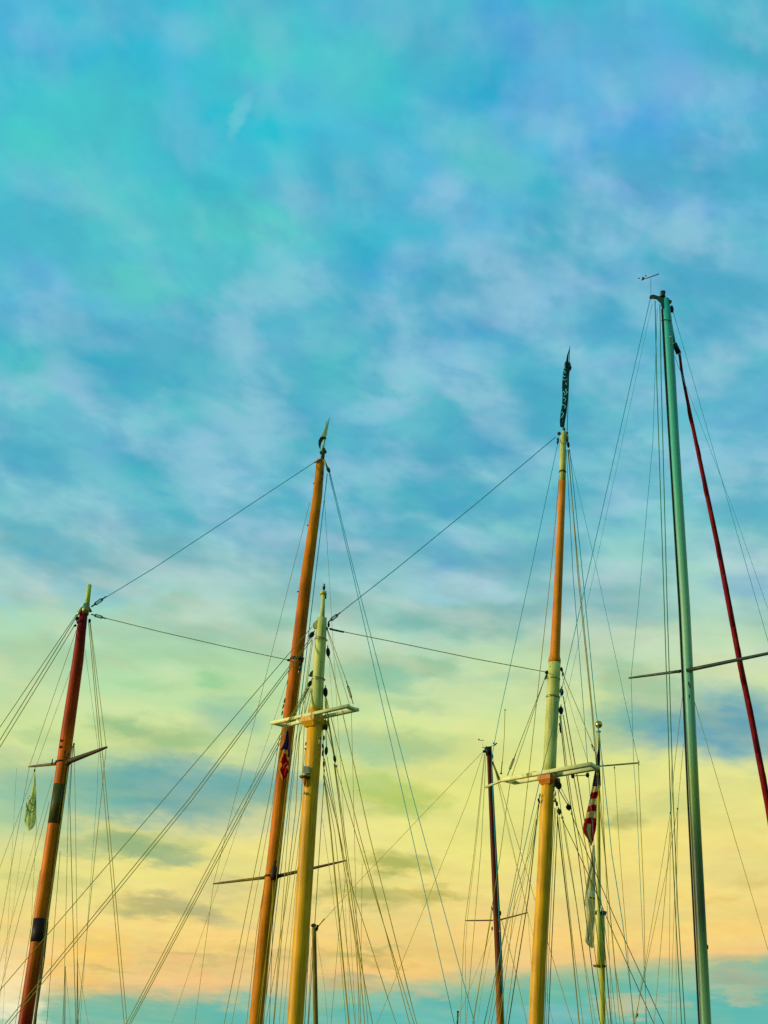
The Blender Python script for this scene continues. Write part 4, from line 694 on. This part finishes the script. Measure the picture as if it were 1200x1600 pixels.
# ================================================================== flagpole with gaff-rigged yard
df = 56.0; pf = P(941, 1600, df)
Fp = thing('flagpole', 'pale green flagpole topped with a gold ball, with a thin white yardarm', 'flagpole', (pf.x, df, 1.0))
spar(Fp, 'pole', [(938.5, 1428, 12.5), (939.5, 1510, 12), (940.5, 1512, 9.8), (941, 1600, 10.4)], df, 'poleh', ext=1.0)
spar(Fp, 'topmast', [(935, 1144, 3.4), (935, 1230, 4.8), (935.3, 1330, 6), (935.8, 1426, 6.6), (936.5, 1508, 7)], df-.25, 'poleh')
bc = P(935.6, 1132, df-.25); rb_ = rw(11.6, bc)
link_mesh('gold_ball', *ell_geo(bc, (Vector((rb_, 0, 0)), Vector((0, rb_, 0)), Vector((0, 0, rb_))), 24, 16), 'brass', Fp)
seg(Fp, 'ball_stem', (935.2, 1137, df-.25), (935, 1144, df-.25), 1.4, 1.4, 'steel'); seg(Fp, 'truck', (934.8, 1142.2, df-.25), (934.8, 1144, df-.25), 8, 8, 'poleh')
seg(Fp, 'doubling_plate', (938, 1424.5, df-.1), (938, 1428.5, df-.1), 21, 19, 'steel'); seg(Fp, 'doubling_plate', (936.8, 1508.5, df-.1), (936.8, 1510.6, df-.1), 21.5, 19, 'aged')
seg(Fp, 'doubling_lug', (939, 1419, df-.3), (939, 1425, df-.3), 3, 4, 'lite')
line(Fp, 'yardarm', [(874, 1205, df-.2), (935, 1197.2, df-.3), (998, 1192, df-.4)], 2.8, 'cream'); line(Fp, 'yardarm_tip', [(998, 1188.5, df-.4), (998, 1196, df-.4)], 2.2, 'cream')
many(Fp, 'halyard', [([(960, 1197, df-.3), (969, 1340, df-.3), (987, 1565, df-.3)], .9, 'wire', True), ([(997.5, 1196, df-.4), (1000, 1260, df-.4), (1006, 1400, df-.4), (1008, 1525, df-.4)], 1.1, 'wire', True), ([(937, 1146, df-.4), (941, 1200, df-.4), (944, 1300, df-.4), (951, 1470, df-.4)], 1.0, 'rope', True), ([(932, 1145, df-.4), (931.5, 1200, df-.4)], .6, 'rope', False)])
blob(Fp, 'block', 960, 1199.5, df-.3, 2, 4.5, 'steel')

# ================================================================== flags, each a thing of its own
usrows = [(1150, 935.5, 936.5), (1170, 934.5, 937.5), (1184, 932, 938), (1195, 931, 937.5), (1208, 929, 938), (1228, 925.3, 939), (1237, 923.5, 936), (1248, 921.3, 933), (1258, 919, 932.5), (1268, 916.5, 932.3), (1278, 914.5, 932.2), (1288, 911.5, 932), (1296, 910.5, 931), (1304, 913, 929), (1311, 918, 927.5), (1317, 921.5, 926), (1322, 922.8, 924)]
def uspick(y, u):
    if y < 1228: return 0
    if y < 1237.5: return 2
    if y < 1247.5: return 1
    if y < 1257.5: return 2
    if y < 1268: return 1
    if y < 1278: return 2
    if y < 1288: return 1
    return 2 if .32 < u < .62 else 1
us = cloth('flag', usrows, df-.75, ['navy', 'redc', 'whitec'], uspick, cols=10, amp=.05, seed=1.0)
us['label'] = 'limp flag with dark blue canton and red and cream stripes on the gold-balled pole'; us['category'] = 'flag'
for x, y in ((931.5, 1207), (934, 1210.5), (931, 1216), (934.5, 1218), (932.5, 1222), (935.5, 1224), (930, 1222.5), (933, 1213)):
    c_ = P(x, y, df-.86); r_ = rw(1.3, c_); vs = []
    for k in range(10): a = math.pi*k/5; rr_ = r_*(1 if k % 2 == 0 else .45); vs.append(c_ + cr*math.sin(a)*rr_ + cu*math.cos(a)*rr_)
    vs2 = [v+fw*.004 for v in vs]; link_mesh('star', vs+vs2, [tuple(range(9, -1, -1)), tuple(range(10, 20))]+[(k, (k+1) % 10, (k+1) % 10+10, k+10) for k in range(10)], 'whitec', us, smooth=False)
lf = cloth('flag', [(1320, 926, 929), (1335, 924, 930), (1350, 921.5, 930), (1375, 917, 930.5), (1392, 915, 930), (1404, 914, 930), (1412, 911.5, 930), (1418, 916, 930), (1435, 917, 929.5), (1455, 915.5, 929), (1471, 914, 928.5), (1476, 918, 928), (1481, 924, 927.5)], df-.7, ['palew', 'mark', 'mint'], lambda y, u: 1 if (1401 < y < 1404.5 and u > .45) else (2 if 1393 < y <= 1401 and u > .45 else 0), cols=9, amp=.09, freq=1.3, seed=2.2)
lf['label'] = 'limp whitish green flag hanging below the striped flag'; lf['category'] = 'flag'
tx = cloth('flag', [(1136, 449, 450), (1146, 447, 451), (1158, 444.5, 451.5), (1166, 441, 452), (1172, 437, 452.5), (1178, 435, 453), (1192, 434.5, 452.5), (1206, 433, 451), (1212, 438, 448), (1219, 441, 443)], 43.3, ['navy', 'redc', 'salmon'],
   lambda y, u: 0 if (y < 1171 or (y < 1182 and u > .78)) else (1 if (y > 1204 and u > .3) or (-.30+.06*math.sin(y*.6) < u-.60+.010*(1190-y)*(y < 1192) < .28+.08*math.sin(y*.45)) and y > 1177 and abs(u-.58) < (y-1174)/22*.5 else 2), cols=14, amp=.09, freq=1.2, seed=.4)
tx['label'] = 'limp flag in navy, salmon and red in front of the tall orange mast'; tx['category'] = 'flag'
printed(tx, [(447.5, 1191), (446, 1194), (442.5, 1195.5), (444, 1198), (441.5, 1201)], 43.14, 1.2, 'salmon')
lb = cloth('flag', [(1202, 53.5, 54.5), (1215, 53, 55.5), (1230, 51, 56), (1242, 48, 56.5), (1252, 44, 56.8), (1262, 40.5, 56.8), (1272, 38.8, 56.5), (1283, 38, 56), (1290, 40, 54), (1294, 42.5, 51.5), (1298, 45, 47)], dl+.75, ['palec'], lambda y, u: 0, cols=8, amp=.05, seed=3)
lb['label'] = 'small pale green burgee with dark emblem hanging under the left spreader'; lb['category'] = 'flag'
for st in ([(42, 1254), (41.5, 1260), (44, 1266), (49, 1269.5), (52, 1266)], [(47, 1250), (48, 1256), (51, 1259), (55, 1256), (55.5, 1250)], [(50, 1263), (54, 1262), (56, 1258)], [(44, 1252), (47, 1250.5)]): printed(lb, st, dl+.68, 1.9 if len(st) > 4 else 1.4, 'mark')
for x, y in ((46, 1244), (53, 1243), (55, 1247), (40.8, 1266), (46.5, 1272), (52, 1273), (50.5, 1247), (44, 1248)): blob(lb, 'printed_mark', x, y, dl+.68, 1.5, 1.6, 'mark', 0, .4)
blob(lb, 'toggle', 54, 1204, dl+.75, 2.8, 4.5, 'green'); line(B, 'flag_halyard', [(54.5, 1196, dl+.75), (54, 1204, dl+.75), (57, 1290, dl+.75), (50, 1420, dl+.7)], .6, 'wire', True)
# pennant on the after topmast
wp = cloth('pennant', [(545, 889.3, 890), (555, 886, 888.6), (565, 884.2, 888.2), (567, 882.5, 890.8), (580, 880.3, 890.3), (590, 879, 889.2), (605, 878, 889), (615, 878.8, 888), (630, 878.3, 887), (645, 875.8, 885.2), (658, 874.6, 882.8), (665, 874.8, 882), (668, 876, 881)], db-.12, ['tealk'], lambda y, u: 0, cols=8, amp=.05, freq=1.4, seed=1.4)
wp['label'] = 'long furled dark teal pennant with light marks on the tallest ochre topmast'; wp['category'] = 'pennant'
for st in ([(883, 571), (882, 575), (884.5, 577)], [(881, 579), (883.5, 581), (883, 584)], [(880, 586.5), (882, 589), (884.5, 587.5)], [(880, 592), (883, 594.5), (886, 592)], [(886, 607), (884, 609), (886.5, 613), (884, 617)], [(880, 611), (883, 614), (882, 619)], [(879, 622), (882, 621), (884, 624), (882, 628)], [(878, 633), (881, 632), (883.5, 635), (882, 639)], [(877, 645), (879, 643), (880.5, 647), (878.5, 651), (876, 653)], [(877.5, 620), (879.5, 618)], [(884, 598), (885.5, 602)]): printed(wp, st, db-.22, 1.5, 'tealm')
wing(wp, [(890, 565), (891.5, 568), (893.3, 575), (892, 578), (890.6, 580.5), (889.8, 574)], db-.1, .03, 'tealk', 'pennant_tail'); line(m2, 'pennant_staff', [(886, 675, db), (888, 610, db), (890.2, 541, db)], 1.5, 'wireteal')
# windsock-like pennant on the orange mast
op = cloth('pennant', [(656.5, 509.5, 511.5), (664, 508.3, 512), (671, 506.3, 511.6), (677, 503.6, 511), (682, 500.8, 510.2), (684, 499.6, 509.8)], do_-.12, ['mint'], lambda y, u: 0, cols=6, amp=.04, seed=.8)
op['label'] = 'mint and white pennant with a dark curled fold on top of the orange mast'; op['category'] = 'pennant'
vs = [(510, 683.5), (505, 681.8), (500.5, 683), (497.8, 688), (497.4, 694), (498.8, 699.5), (500.6, 702.8), (500.9, 699), (501.6, 694), (503.3, 689.5), (505.5, 686.8), (509.3, 686.6)]
wing(op, vs, do_-.14, .03, 'track', 'dark_fold'); line(mO, 'pennant_staff', [(505, 703, do_), (509, 682, do_), (514.5, 653, do_)], 1.7, 'wireteal'); line(mO, 'pennant_staff', [(503.3, 703, do_-.05), (507.5, 686, do_-.05)], 3.2, 'mint')

# ================================================================== small far masts low in the picture
def far_boat(x, y, d, w, label, guys, m='agedd'):
    b = P(x-2, 1640, d); t = thing('distant_sailboat', label, 'sailboat', (b.x, d, 0), 'distant sailboats')
    hull(t, b.x, d, .6, .8, 8, 2.5, .9, 'hullw')
    spar(t, 'mast', [(x, y, w), (x-.8, 1600, w*1.1)], d, m, sides=10, ext=.8); blob(t, 'masthead_fitting', x, y, d, w*1.6, w*1.4, 'black')
    for gx in guys: line(t, 'shroud', [(x, y+2, d), (gx, 1600, d+.4)], .6, 'wire', True)
far_boat(102, 1511, 62, 1.1, 'far sailboat of which only the lower of two thin mast tips shows at lower left', (97.5, 110.5, ))
far_boat(121, 1500, 72, 1.1, 'far sailboat of which only the higher of two thin mast tips shows at lower left', (122, 138))
far_boat(715.5, 1581, 72, 2.4, 'far sailboat of which only a short dark mast tip shows at the bottom centre', ())
